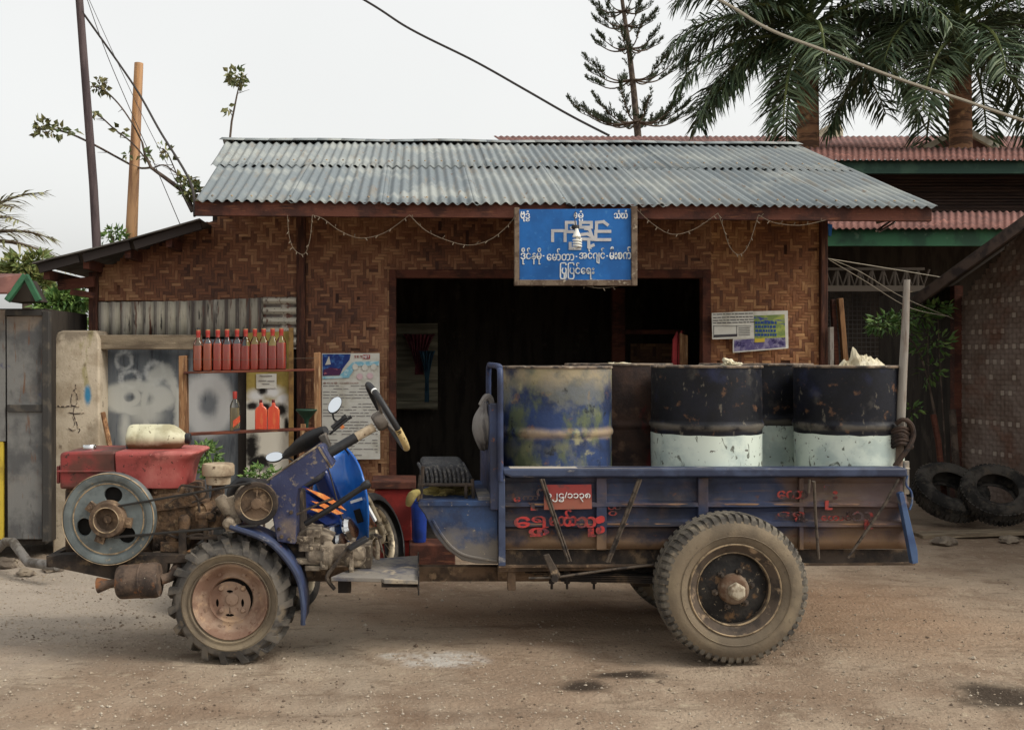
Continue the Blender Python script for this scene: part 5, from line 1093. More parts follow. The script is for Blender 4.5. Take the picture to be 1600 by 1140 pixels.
# --- rear wheels
def road_wheel(px, py, d, inside=False):
    c = W(px, py, d); wd = .20; side = MB(); tr = MB()
    pr = [(.222,.02),(.238,.006),(.262,-.012),(.30,-.022),(.338,-.016),(.362,.002)]
    side.lathe(c, Y, pr, 96, cap=False); side.lathe(c, Y, [(r, wd-h) for r, h in reversed(pr)], 96, cap=False)
    side.lathe(c, Y, [(.284,-.018),(.287,-.025),(.290,-.018)], 96, cap=False);
    tr.lathe(c, Y, [(.362,.002),(.378,.018),(.384,.05),(.386,wd/2),(.384,wd-.05),(.378,wd-.018),(.362,wd-.002)], 96, cap=False)
    N_ = 58
    for k in range(N_):
        for s_ in (0, 1):
            a = 2*math.pi*(k+.5*s_)/N_; hw = math.pi/N_*.62; o_ = len(tr.v); sg_ = 1 if s_ == 0 else -1; h0 = 0 if s_ == 0 else wd
            for r_, h in ((.350,-.006),(.380,.004),(.393,.022),(.395,.075),(.37,.075)):
                for q in (-1, 1):
                    aa = a+q*hw*(1 if h < .02 else .9)+(h*.35); tr.v.append(c+Vector((math.cos(aa)*r_, h0+sg_*h, math.sin(aa)*r_)))
            for j in range(4): tr.face((o_+2*j, o_+2*j+1, o_+2*j+3, o_+2*j+2))
            tr.face([o_+2*j for j in range(5)]); tr.face([o_+2*j+1 for j in reversed(range(5))])
    for ring in (.085, .115): tr.lathe(c, Y, [(.38,ring-.010),(.397,ring-.008),(.397,ring+.008),(.38,ring+.010)], 96, cap=False)
    wh = T('wheel', side, M['tyre_side']); child('tread', tr, M['tyre'], wh, smooth=30)
    rm = MB(); rm.lathe(c, Y, [(.240,.012),(.243,.000),(.236,-.006),(.226,.0),(.214,.014),(.198,.022),(.192,.03),(.190,.07)], 72, cap=False, jit=None); rmo = child('rim', rm, M['rim_rear'], wh, smooth=50); rm = MB(); rm.lathe(c, Y, [(.236,-.006),(.240,-.010),(.245,-.006),(.246,.004)], 72, cap=False); rm.lathe(c, Y, [(.196,.022),(.192,.019),(.188,.024),(.188,.034)], 72, cap=False); child('rim_edge', rm, M['rim_edge'], wh)
    dc = MB(); dc.lathe(c, Y, [(.189,.066),(.165,.056),(.13,.050),(.105,.040),(.08,.036)], 60, cap=True); child('disc', dc, M['disc'], wh, smooth=50)
    hb = MB(); hb.lathe(c, NY, [(.082,-.036),(.078,-.01),(.070,0),(.060,.008),(.052,.010)], 32); child('hub', hb, M['hub'], wh)
    hc = MB(); hc.lathe(c, NY, [(.046,.008),(.046,.045),(.038,.056),(.0,.058)], 6); child('hub_nut', hc, M['hubcap'], wh, smooth=20, bevel=.006)
    bt = MB()
    for k in range(6):
        a = k*math.pi/3+.2; p = c+Vector((math.cos(a)*.098, .04, math.sin(a)*.098)); bt.lathe(p, NY, [(.018,0),(.018,.014),(.009,.016),(.009,.034),(.006,.036)], 6)
    child('wheel_nut', bt, M['rim_rear'], wh, each=True, smooth=20)
road_wheel(1148.5, 921.5, 5.38)
road_wheel(1148.5-75, 864, 6.42)
m = MB(); m.tube([W(1148,921,5.5), Vector((W(1148,921,5.5).x, 6.65, W(1148,921,5.5).z))], .06, 14); cxr = W(1148,921,5.38); m.lathe((cxr.x, 6.06, cxr.z), Y, [(.06,-.2),(.16,-.1),(.17,0),(.16,.1),(.06,.2)], 24); T('rear_axle', m, M['frame'])
m = MB(); cf = W(359,941,5.4); m.tube([(cf.x, 5.5, cf.z), (cf.x, 6.6, cf.z)], .045, 12); m.box((cf.x+.02, 6.05, cf.z+.1), (.16, .55, .12)); T('front_axle', m, M['frame'], bevel=.01)

# --- chassis
m = MB(); m.pbox(300,885,1020,908, 5.86, 5.93); m.pbox(300,885,1020,908, 6.42, 6.49); T('chassis_rail', m, M['frame_brown'], bevel=.004, each=True)
m = MB(); m.prism([(72,870),(96,866),(300,866),(300,878),(262,880),(258,905),(190,908),(75,884)], 5.5, 5.58); m.prism([(72,870),(96,866),(300,866),(300,880),(75,884)], 6.2, 6.28); m.pbox(72,868,84,886, 5.58, 6.2); T('engine_frame', m, M['frame'], bevel=.004)

# --- engine
m = MB(); m.prism([(236,760),(300,760),(302,790),(345,792),(345,826),(300,834),(296,860),(236,862)], 5.60, 5.95); en = T('engine', m, M['cast'], bevel=.012)
m = MB(); m.pbox(100,762,240,864, 5.62, 6.0); child('crankcase', m, M['cast'], en, bevel=.02)
m = MB(); m.prism([(93,708),(100,706),(180,705),(180,764),(93,764)], 5.56, 5.98); hp = T('fuel_tank', m, M['red_dark'], bevel=.014, seg=3)
m = MB(); m.pbox(88,735,179,738, 5.545, 5.99); m.pbox(88,728,93,755, 5.6, 5.95); child('seam_flange', m, M['red_dark'], hp, bevel=.004)
m = MB(); m.lathe(W(140,706,5.72), (0,0,1), [(.030,0),(.030,.016),(.036,.018),(.037,.036),(.033,.042),(.01,.044)], 28); child('filler_cap', m, M['chrome'], hp)
m = MB(); o_ = 0   # hopper with flared right lip: stacked sections
secs = [(764,183,283,0),(752,181,285,.004),(738,180,287.5,.008),(726,180,291,.013),(718,180,296,.018),(712,180,304,.023),(708.5,180,307,.020),(706,180,305,.012),(705,183,298,.0)]
for (y, x0, x1, g) in secs:
    z = W(0,y,5.55).z; xa, xb = W(x0,0,5.55).x, W(x1,0,5.55).x; y0, y1 = 5.565-g, 5.97+g; r_ = .03
    pts = [(xa, y0), (xb-.06, y0), (xb-.02, y0+.02), (xb, y0+.07), (xb, y1-.07), (xb-.02, y1-.02), (xb-.06, y1), (xa, y1)]
    m.v += [Vector((a, b, z)) for a, b in pts]
for i in range(len(secs)-1):
    for k in range(8): m.face((i*8+k, i*8+(k+1)%8, (i+1)*8+(k+1)%8, (i+1)*8+k))
m.face([7-k for k in range(8)]); m.face([(len(secs)-1)*8+k for k in range(8)]); T('water_hopper', m, M['red'], smooth=50, bevel=.006, seg=3)
# flywheel
fx, fy, fd = 168.5, 811, 5.44
v_, f_ = plate([circ(fx, fy, 60, n=64), circ(fx+8, fy-38, 14.5, 13), circ(fx-37, fy+12, 12, 14), circ(fx+29, fy+24, 14, 13.5)], fd+.012, fd+.035)
m = MB(); m.add(v_, f_); c = W(fx, fy, fd); s_ = fd/F
m.lathe(c, Y, [(58.5*s_,.014),(59.5*s_,.004),(61*s_,.0),(69*s_,-.002),(71.5*s_,.004),(72*s_,.01),(72*s_,.07),(71*s_,.078),(60*s_,.08),(58.5*s_,.036)], 80, cap=False)
fw = T('flywheel', m, M['flywheel'], smooth=35)
m = MB(); m.lathe(c, Y, [(54*s_,.0125),(54.6*s_,.0095),(56*s_,.0095),(56.6*s_,.0125)], 80, cap=False); m.lathe(c, Y, [(70.6*s_,-.0005),(71.4*s_,-.003),(72.2*s_,.004)], 80, cap=False); child('rim_ring', m, M['rim_edge'], fw)
m = MB(); m.lathe(c, NY, [(30*s_,-.02),(28*s_,.012),(26.5*s_,.034),(21*s_,.036),(18.5*s_,.035),(17.5*s_,.02),(17*s_,-.005),(7*s_,-.006),(6*s_,.008),(.001,.009)], 40, cap=False)
for a in (-.15, 2.5, 4.35): m.box(c+Vector((math.cos(a)*30*s_, .0, math.sin(a)*30*s_)), (.055, .03, .05), Matrix.Rotation(-a, 3, 'Y')); m.lathe(c+Vector((math.cos(a)*33*s_, -.014, math.sin(a)*33*s_)), NY, [(.013,0),(.012,.008)], 6)
child('belt_hub', m, M['frame_brown'], fw, smooth=40); m = MB(); m.lathe(c, NY, [(18.6*s_,.0345),(19.4*s_,.0385),(20.4*s_,.0365)], 40, cap=False); child('hub_ring', m, M['rim_edge'], fw)
m = MB(); m.lathe(c+Vector((0,.05,0)), Y, [(.19,0),(.001,.001)], 32, cap=False); child('backing', m, M['dark'], fw)
# alternator
ax_, ay_, ad = 400, 787, 5.46; c = W(ax_, ay_, ad); s_ = ad/F
m = MB(); m.lathe(c, Y, [(27*s_,.012),(26*s_,.0),(29*s_,-.004),(33.5*s_,-.002),(34*s_,.006),(31.5*s_,.016),(34*s_,.026),(33*s_,.032),(26*s_,.032)], 56, cap=False); al = T('alternator_pulley', m, M['frame'], smooth=35)
m = MB(); m.lathe(c, Y, [(26.5*s_,.014),(15*s_,.018),(9*s_,.010),(8*s_,.0),(4*s_,-.002),(.001,-.002)], 40, cap=False)
for a in (1.5, -.55, 3.7): m.beam(c+Vector((math.cos(a)*7*s_, .008, math.sin(a)*7*s_)), c+Vector((math.cos(a)*26*s_, .010, math.sin(a)*26*s_)), .008, .01, (0,1,0))
child('pulley_face', m, M['frame_brown'], al); m = MB(); m.lathe(c, Y, [(24.6*s_,.006),(25.4*s_,.0),(26.6*s_,.003)], 48, cap=False); child('pulley_ring', m, M['rim_edge'], al)
m = MB(); m.lathe(c+Vector((-.02,.04,.0)), Vector((-.35,1,.05)), [(.07,0),(.085,.02),(.085,.13),(.06,.16)], 28); m.beam(W(358,776,5.5), W(372,818,5.5), .05, .05); m.lathe(W(352,790,5.5), Vector((.6,.2,-1)), [(.03,-.06),(.036,-.03),(.036,.04),(.03,.05)], 16); child('alternator_body', m, M['cast_grey'], al, bevel=.004)
# belts
m = MB(); m.beam(W(170,793,5.43), W(392,754,5.45), .02, .011); m.beam(W(178,839,5.43), W(362,823,5.45), .02, .011); m.beam(W(362,823,5.45), W(402,821,5.46), .02, .011); bt_ = T('drive_belt', m, M['belt'], bevel=.002)
# cylinder details: pump, pipes, filter
m = MB(); m.lathe(W(288,826,5.57), (0,0,1), [(.034,0),(.034,.05),(.03,.066),(.016,.078)], 20); m.lathe(W(318,824,5.57), (0,0,1), [(.03,0),(.03,.05),(.036,.055),(.036,.075),(.02,.08)], 18); m.pbox(305,800,336,815, 5.56, 5.66); m.pbox(250,846,280,862, 5.55, 5.66); m.pbox(258,838,276,847, 5.56, 5.62)
m.prism([(236,775),(262,770),(302,772),(312,780),(308,790),(240,800)], 5.585, 5.60); m.lathe(W(330,806,5.555), NY, [(.02,-.03),(.02,.012),(.012,.02)], 14)
for x, y in ((244,769),(292,767),(246,852),(290,850),(312,795),(340,797)): m.lathe(W(x, y, 5.6), NY, [(.012,0),(.011,.018)], 6)
child('pump_parts', m, M['cast'], en, bevel=.006)
m = MB()
for pts, r_ in (([(278,768),(284,758),(300,760),(318,762),(322,775),(300,785)],.006), ([(258,790),(275,778),(300,772)],.005), ([(330,800),(342,790),(352,800),(350,820)],.006), ([(262,834),(282,840),(310,834),(330,838)],.007), ([(300,770),(308,778),(312,800)],.006)): m.tube(catm([W(x, y, 5.55) for x, y in pts], 6), r_, 6)
m.prism([(279,826),(290,826),(290,880),(279,880)], 5.53, 5.56); m.pbox(296,838,345,842, 5.53, 5.6); m.pbox(318,826,323,860, 5.54, 5.58); child('fuel_pipes', m, M['frame'], en)
m = MB(); m.lathe(W(341,757,5.68), (0,0,1), [(.052,0),(.066,.006),(.070,.05),(.086,.054),(.089,.06),(.089,.108),(.082,.118),(.01,.121)], 36); af = T('air_filter', m, M['filter'], smooth=35)
m = MB(); m.tube(catm([W(341,757,5.68), W(340,775,5.68), W(334,790,5.66), W(318,796,5.62)], 6), .036, 14); child('intake_pipe', m, M['cast'], af)
# muffler
m = MB(); a = W(185,909,5.44); b = W(252,905,5.44); ax_v = (b-a).normalized(); ln = (b-a).length
m.lathe(a, ax_v, [(.03,-.002),(.078,0),(.088,.012),(.090,.03),(.090,ln*.52),(.094,ln*.53),(.094,ln*.56),(.092,ln*.57),(.094,ln-.03),(.086,ln-.008),(.04,ln)], 36); mf = T('muffler', m, M['muffler'], smooth=40)
m = MB(); m.lathe(W(185,910,5.44), Vector((-1,0,-.12)), [(.02,0),(.024,.05),(.034,.08),(.042,.11),(.038,.111),(.02,.06)], 20, cap=False); m.tube([W(250,906,5.44), W(268,900,5.48), W(280,880,5.56), W(285,850,5.66)], .028, 12); child('exhaust_pipe', m, M['muffler'], mf, each=True)
# blue front bracket that carries the steering
m = MB(); m.prism([(422,746),(497,696),(504,697),(521,726),(516,730),(466,764),(462,780),(461,850),(433,846),(427,815),(419,762)], 5.50, 5.70); br_ = T('steering_bracket', m, M['blue_dusty'], bevel=.005)
m = MB(); m.beam(W(500,695,5.6), W(520,728,5.6), .205, .012, (0,0,1)); m.beam(W(421,747,5.6), W(498,695,5.6), .21, .008, (0,0,1)); child('bracket_edge', m, M['cast_grey'], br_, bevel=.002)
m = MB()
for x, y in ((440,838),(452,842),(436,826),(455,800)): m.lathe(W(x, y, 5.498), NY, [(.011,0),(.010,.008)], 6)
child('bolt', m, M['frame'], br_, each=True)
m = MB(); a, b = W(500,716,5.62), W(556,683,5.68); m.tube([a, b], .028, 16); sc_ = T('steering_column', m, M['rubber_black'])
m = MB(); m.tube([b, W(584,667,5.71)], .026, 16); child('column_sleeve', m, M['filter'], sc_)
C0 = W(594,657,5.72); nrm = Vector((.84,.13,.50)).normalized(); u1 = (Vector((.47,0,-.88))-nrm*nrm.dot(Vector((.47,0,-.88)))).normalized(); u2 = nrm.cross(u1)
if u2.y > 0: u2 = -u2
def ringpt(a, r_): return C0+nrm*.045+(u1*math.cos(a)+u2*math.sin(a))*r_
SR = .207
m = MB(); m.tube([ringpt(2*math.pi*k/64, SR) for k in range(64)], .017, 12, closed=True); sw = T('steering_wheel', m, M['rubber_black'])
m = MB(); m.lathe(C0+nrm*-.015, nrm, [(.045,-.02),(.055,0),(.055,.045),(.03,.05)], 20)
for a in (.55, 2.4, -1.6): m.beam(C0+nrm*.02, ringpt(a, SR-.005), .03, .012, nrm)
child('spokes', m, M['grey_plastic'], sw, bevel=.003)
m = MB(); m.tube([ringpt(.22+.95*k/24, SR) for k in range(25)], .0195, 12); bd = child('grip_band', m, M['cream_band'], sw)
m = MB(); m.tube([ringpt(2.42+.05*k/4, SR) for k in range(5)], .0185, 12); child('white_ring', m, M['white_paint'], sw)
m = MB(); cu_pts = []
for i, ch in enumerate('R TIIE'):
    if ch == ' ': continue
    a = 1.05-.125*i; p = ringpt(a, SR); n_o = (Vector((0,-1,0))-0*nrm).normalized(); t_ = (ringpt(a-.02, SR)-ringpt(a+.02, SR)).normalized(); s0 = t_.cross(n_o).normalized()
    q = MB(); q.text(ch, 0, 0, 10, 10, 5, .03); xs_ = [v.x for v in q.v]; zs_ = [v.z for v in q.v]; x0, x1, z0, z1 = min(xs_), max(xs_), min(zs_), max(zs_); ww = .012 if ch == 'I' else .026
    o_ = len(m.v)
    for v in q.v: m.v.append(p+n_o*(.0205+(.002 if v.y < 5.001 else 0))+t_*((v.x-x0)/(x1-x0)-.5)*ww*.9+s0*((v.z-z0)/(z1-z0)-.5)*-.022)
    for f in q.f: m.face([k+o_ for k in f])
child('band_lettering', m, M['rubber_black'], bd, smooth=0)
# front fender
fp = catm([W(x, y, 5.4) for x, y in ((360,822),(395,834),(421,846),(441,865),(459,889),(469,912),(474,945),(474,974))], 5)
m = MB(); o_ = 0
for p in fp: m.v += [Vector((p.x, 5.385, p.z)), Vector((p.x, 5.66, p.z))]
for k in range(len(fp)-1): m.face((2*k, 2*k+2, 2*k+3, 2*k+1))
fd_ = T('front_fender', m, M['blue'], solid=.008)
m = MB(); m.tube([Vector((p.x, 5.38, p.z)) for p in fp], .013, 8); child('fender_lip', m, M['rail'], fd_)
m = MB(); m.lathe(W(356,818,5.40), NY, [(.03,-.05),(.03,.0),(.018,.012)], 14); m.pbox(352,820,366,830, 5.40, 5.5); child('fender_bracket', m, M['cast_grey'], fd_, bevel=.004)
# gearbox, step, levers
m = MB(); m.lathe(W(512,866,5.62), Vector((1,0,0)), [(.03,-.12),(.055,-.1),(.06,-.03),(.075,-.02),(.075,.02),(.058,.03),(.058,.10),(.068,.105),(.068,.13),(.045,.14),(.045,.20),(.03,.21)], 24)
for bx_ in ((462,838,490,850),(466,850,500,862),(462,872,508,882),(476,884,500,892),(500,852,512,890),(545,852,552,896),(478,828,500,840)): m.pbox(*bx_, 5.56+.01*(bx_[0]%5), 5.8)
m.prism([(462,836),(480,826),(520,842),(514,852),(462,850)], 5.62, 5.85); m.lathe(W(556,872,5.6), NY, [(.05,-.1),(.05,0),(.04,.014),(.02,.016)], 20)
m.pbox(560,852,580,888, 5.66, 5.85); m.lathe(W(590,860,5.66), (0,0,1), [(.014,-.05),(.014,.06)], 8)
for x, y in ((470,844),(486,856),(470,877),(505,858),(505,884),(548,860),(548,888)): m.lathe(W(x, y, 5.565), NY, [(.013,0),(.012,.014)], 6)
T('gearbox', m, M['cast_grey'], bevel=.006)
m = MB(); m.prism([(461,770),(470,770),(474,850),(490,905),(478,905),(462,860)], 5.7, 5.95); m.pbox(440,846,478,884, 5.62, 5.9); T('clutch_housing', m, M['frame'], bevel=.012)
zt = EYE-(903-CZ)*5.42/F
def top(px, py): dd = (EYE-zt)*F/(py-CZ); return ((px-CX)*dd/F, dd)
m = MB(); pg = [top(517,901), top(597,903), top(600,905), top(655,906), top(655,867), top(585,872)]
m.v += [Vector((x, y, zt)) for x, y in pg]+[Vector((x, y, zt-.022)) for x, y in pg]; m.face(range(6)); m.face([11-k for k in range(6)])
for k in range(6): m.face((k, k+6, (k+1)%6+6, (k+1)%6))
st = T('step_plate', m, M['platform'], bevel=.003, smooth=30)
m = MB(); x0, y0 = top(655,906); x1, y1 = top(655,867); m.box(((x0+x1)/2-.004, (y0+y1)/2, zt-.03), (.008, abs(y1-y0), .10)); m.box((W(625,0,5.42).x, 5.425, zt-.028), (W(655,0,5.42).x-W(597,0,5.42).x, .012, .04)); m.pbox(528,905,548,926, 5.6, 5.66); child('step_bracket', m, M['frame'], st, bevel=.002, each=True)
m = MB(); m.tube([W(652,906,5.42), W(653,920,5.42)], .004, 5); child('hook', m, M['rod'], st)
lv = MB(); lv.tube([W(477,818,5.6), W(520,792,5.58), W(568,760,5.55)], .016, 10); g_ = T('gear_lever', lv, M['rubber_black'])
lv = MB(); lv.tube([W(566,761,5.55), W(574,756,5.55), W(578,754,5.55)], [.018,.026,.018], 10); child('lever_knob', lv, M['rubber_black'], g_)
lv = MB(); lv.tube([W(462,804,5.56), W(500,786,5.56), W(521,778,5.56)], .007, 8); T('gear_lever', lv, M['rod'])
lv = MB(); lv.tube(catm([W(523,920,5.5), W(512,906,5.5), W(513,896,5.5), W(530,874,5.5), W(549,850,5.5)], 4), .011, 8); pd = T('pedal', lv, M['rod'])
lv = MB(); lv.beam(W(544,857,5.48), W(574,840,5.5), .07, .022); child('pedal_pad', lv, M['rubber_black'], pd, bevel=.005)
lv = MB(); lv.tube([W(598,862,5.6), W(592,840,5.6), W(588,834,5.6)], .007, 8); lv.lathe(W(590,838,5.6), (.4,0,1), [(.025,0),(.025,.012)], 10); T('pedal', lv, M['rod'])
# seat box and seat
m = MB(); m.prism([(653,790),(656,782),(778,782),(778,881),(743,880),(722,875),(698,858),(680,837),(663,803)], 5.60, 6.55); sb_ = T('seat_box', m, M['blue_seat'], bevel=.006)
m = MB(); rp = catm([W(x, y, 5.598) for x, y in ((676,812),(690,835),(708,856),(730,868),(776,876))], 6)
m.tube(rp, .008, 6); m.pbox(655,783,778,790, 5.592, 5.6); child('seat_box_rib', m, M['blue_seat'], sb_)
m = MB(); m.prism([(747,776),(770,776),(772,787),(748,787)], 5.62, 6.0); child('tin_lid', m, M['platform'], sb_, bevel=.003)
m = MB(); m.prism([(657,727),(662,725),(722,725),(738,746),(739,755),(660,755),(656,745)], 5.72, 6.2); se = T('seat', m, M['fabric_black'], bevel=.02, seg=3)
m = MB()
for k in range(11): x = 661+k*7; m.tube(catm([W(x, 756, 5.712), W(x, 746, 5.708), W(x-3, 733, 5.72), W(x-7, 724.5, 5.80), W(x-7, 724, 6.15)], 4), .009, 6)
child('seat_strap', m, M['fabric_black'], se, each=True)
m = MB()
for a, b in (((657,742),(653,783)),((661,728),(657,784)),((738,748),(740,784)),((728,754),(728,784)),((657,757),(740,757)),((654,782),(742,782))): m.tube([W(*a, 5.7), W(*b, 5.7)], .010, 8)
for a, b in (((661,735),(658,782)),((736,746),(738,782))): m.tube([W(*a, 6.2), W(*b, 6.2)], .010, 8)
child('seat_frame', m, M['frame'], se, each=True)

# --- cargo bed
DP = 5.60
prof = [(745,.0),(755,.012),(770,.012),(782,.006),(785,-.012),(790,-.014),(793,.004),(800,.010),(811,.008),(815,-.012),(821,-.014),(825,.004),(832,.010),(845,.008),(858,.010)]
m = MB()
xs_p = [778+(1418-778)*k/44 for k in range(45)]
for x in xs_p:
    for y, dd in prof: m.v.append(W(x, y, DP)+Vector((0, dd*(1.7 if dd > 0 else 1.1)+.007*noise.noise(Vector((x*.02, y*.03, 1))), .004*noise.noise(Vector((x*.015, y*.02, 5))))))
n_ = len(prof)
for i in range(44):
    for j in range(n_-1): m.face((i*n_+j, (i+1)*n_+j, (i+1)*n_+j+1, i*n_+j+1))
bd_ = T('bed_side', m, M['panel'], smooth=30, solid=.006)
m = MB(); m.prism([(778,858),(1420,858),(1429,880),(778,884)], DP+.05, DP+.058); child('bed_skirt', m, M['frame'], bd_)
m = MB(); m.beam(W(778,884,DP+.04), W(1428,880,DP+.04), .03, .012); child('skirt_lip', m, M['frame_brown'], bd_)
m = MB()
for x0, x1 in ((932,948),(1091,1107)): m.pbox(x0, 746, x1, 859, DP-.02, DP+.012)
m.pbox(1249,746,1256,859, DP-.016, DP+.01); child('bed_rib', m, M['panel'], bd_, each=True, bevel=.004)
m = MB()
for y in (787.5, 818.5):
    for x0, x1 in ((779,931),(949,1090),(1108,1248),(1257,1412)): m.beam(W(x0, y, DP-.014), W(x1, y, DP-.014), .006, .010)
child('worn_ridge', m, M['ridge'], bd_, each=True, bevel=.002)
m = MB(); m.prism([(784,731.5),(1418,730.5),(1419,745),(800,746),(786,741)], DP-.05, DP+.06); br__ = T('bed_rail', m, M['rail'], bevel=.012, seg=3)
p_, q_ = W(796,731,DP), W(1416,730.5,DP); m = MB(); m.box(((p_.x+q_.x)/2, DP+.006, p_.z+.0022), (q_.x-p_.x, .098, .004)); child('rail_top', m, M['rail_top'], br__)  # thin added plate carrying the pale sky-lit, worn top of the rail
m = MB(); xw0, xw1 = W(780,0,DP).x, W(1416,0,DP).x; zf = EYE-(840-CZ)*DP/F; zr = W(0,735,DP).z
m.box(((xw0+xw1)/2, 6.26, zf), (xw1-xw0, 1.28, .03)); m.box(((xw0+xw1)/2, 6.92, (zf+zr)/2), (xw1-xw0, .02, zr-zf)); T('bed_floor', m, M['frame'])
m = MB(); m.box(((xw0+xw1)/2, 6.91, zr), (xw1-xw0, .10, .04)); T('bed_rail', m, M['rail'], bevel=.006)
m = MB(); m.box((xw1, 6.26, (zf+zr)/2-.02), (.02, 1.26, zr-zf-.04)); T('tailgate', m, M['panel'], bevel=.004)
m = MB(); m.prism([(1405,771),(1412,768),(1434,860),(1435,879),(1426,881)], DP-.06, DP-.02); tb = T('tail_brace', m, M['blue_bright'], bevel=.003)
m = MB(); m.tube(catm([W(1418,742,DP-.03), W(1416,757,DP-.03), W(1424,768,DP-.03), W(1425,784,DP-.03), W(1421,796,DP-.03)], 4), .006, 6); child('latch_hook', m, M['blue_bright'], tb)
m = MB(); m.pbox(1413,720,1421,772, DP-.02, DP+.0); child('tail_post', m, M['platform'], tb, bevel=.003)
m = MB(); xh = W(782,0,5.55).x; hw = 5.55; 
hoop = catm([Vector((xh, 5.56, .95)), Vector((xh, 5.56, 1.2)), Vector((xh, 5.56, 1.50)), Vector((xh, 5.60, 1.555)), Vector((xh, 5.68, 1.57)), Vector((xh, 6.30, 1.575)), Vector((xh, 6.40, 1.57)), Vector((xh, 6.46, 1.52)), Vector((xh, 6.46, 1.2)), Vector((xh, 6.46, .9))], 5)
m.tube(hoop, .017, 10); hb = T('headboard_hoop', m, M['blue'])
m = MB(); m.box((xh-.035, 6.1, 1.07), (.02, 1.0, .56)); m.box((xh-.03, 5.585, 1.08), (.05, .02, .58)); child('headboard_plate', m, M['blue'], hb, bevel=.004)
m = MB(); m.prism([(779,735),(789,735),(790,884),(779,884)], DP-.035, DP-.012); child('corner_post', m, M['rail'], hb, bevel=.003)
m = MB()
for pts in ([(845,748),(866,812),(888,877)], [(998,748),(974,812),(948,878)], [(1263,770),(1265,748),(1272,752),(1274,800),(1279,873)], [(1404,748),(1384,785),(1325,871)]):
    m = MB(); ppp = [W(x, y, DP-.05) for x, y in pts]; m.tube(ppp, .0085, 8)
    if pts[0][0] in (845, 998): m.tube([p+Vector((.014,-.002,0)) for p in ppp], .006, 8)
    T('side_stay', m, M['rod'])
# number plate and painted lettering
m = MB(); m.prism([(850,757),(924,756.5),(925,794.5),(850,796)], DP-.030, DP-.026); np_ = T('number_plate', m, M['plate_red'])
m = MB(); m.text('၁၂ဌ/၁၁၃၈', 854,768.5,922.5,783.5, DP-.033, .012); child('plate_digits', m, M['white_paint'], np_, smooth=0)
def redtext(specs, mat, d):
    m = MB()
    for i, a in enumerate(specs): m.text(*a[:5], d-.0012*i, a[5] if len(a) > 5 else .04)
    return m
m = redtext([('ေ', 803,776,813,784),('ကာ', 817,774,841,781),('်', 839,763,847,775),('ု', 830,785,840,797)], None, DP-.019); T('red_lettering', m, M['red_paint_worn'], smooth=0)
m = redtext([('ေ', 804,807,828,824,.05),('ရ', 831,806,857,824,.05),('ွှ', 826,824,858,838,.01),('ေတာ', 859,806,901,821,.05),('င်', 880,796,896,822,.03),('သူ', 902,807,931,838,.05),('း', 933,806,943,833,.06)], None, DP-.02); T('red_lettering', m, M['red_paint'], smooth=0)
m = redtext([('ဝ', 950,789,960,796),('ဝ', 960,789,970,796),('ဝ', 951,798,964,805)], None, DP-.012); T('red_lettering', m, M['red_paint_worn'], smooth=0)
m = redtext([('ေကာ', 1215,766,1262,779),('်း', 1288,756,1308,780),('ု', 1290,782,1300,796),('ေရွှ', 1215,799,1262,814),('ေတာင်', 1283,799,1330,813),('သူ', 1332,799,1364,826)], None, DP-.02); T('red_lettering', m, M['red_paint_worn'], smooth=0, each=True)
# under the bed
m = MB(); m.pbox(793,884,806,922, 5.68, 5.72); m.pbox(778,884,945,906, 5.80, 5.84); m.prism([(778,884),(960,884),(958,890),(778,894)], 5.66, 5.7); T('underframe', m, M['frame_brown'], bevel=.004)
m = MB(); m.prism([(849,868),(858,865),(876,898),(872,906),(864,904)], DP-.05, DP-.02); bl_ = T('brake_lever', m, M['rim_rear'], bevel=.004)
m = MB(); m.tube([W(826,903,DP-.03), W(866,902,DP-.03), W(950,890,DP-.03), W(1036,880,DP-.02)], .0075, 8); m.lathe(W(866,902,DP-.03), NY, [(.02,-.02),(.02,.03)], 12); child('brake_rod', m, M['rod'], bl_)
m = MB()
for x in (862, 886, 928): 
    m.pbox(x-5, 890, x+5, 904, 5.72, 5.80); m.tube([W(x, 903, 5.74), W(x, 920, 5.74)], .008, 6); m.lathe(W(x, 908, 5.74), (0,0,1), [(.017,-.012),(.017,.012)], 6)
for k in range(5): m.beam(W(820+k*14, 893+k*3.2, 5.76), W(1150, 893+k*3.2+6, 5.62 if k else 5.7), .05, .008)
m.pbox(945,884,1040,900, 5.75, 5.85); m.pbox(990,880,1016,916, 5.95, 6.05); T('leaf_spring', m, M['frame'], bevel=.003)

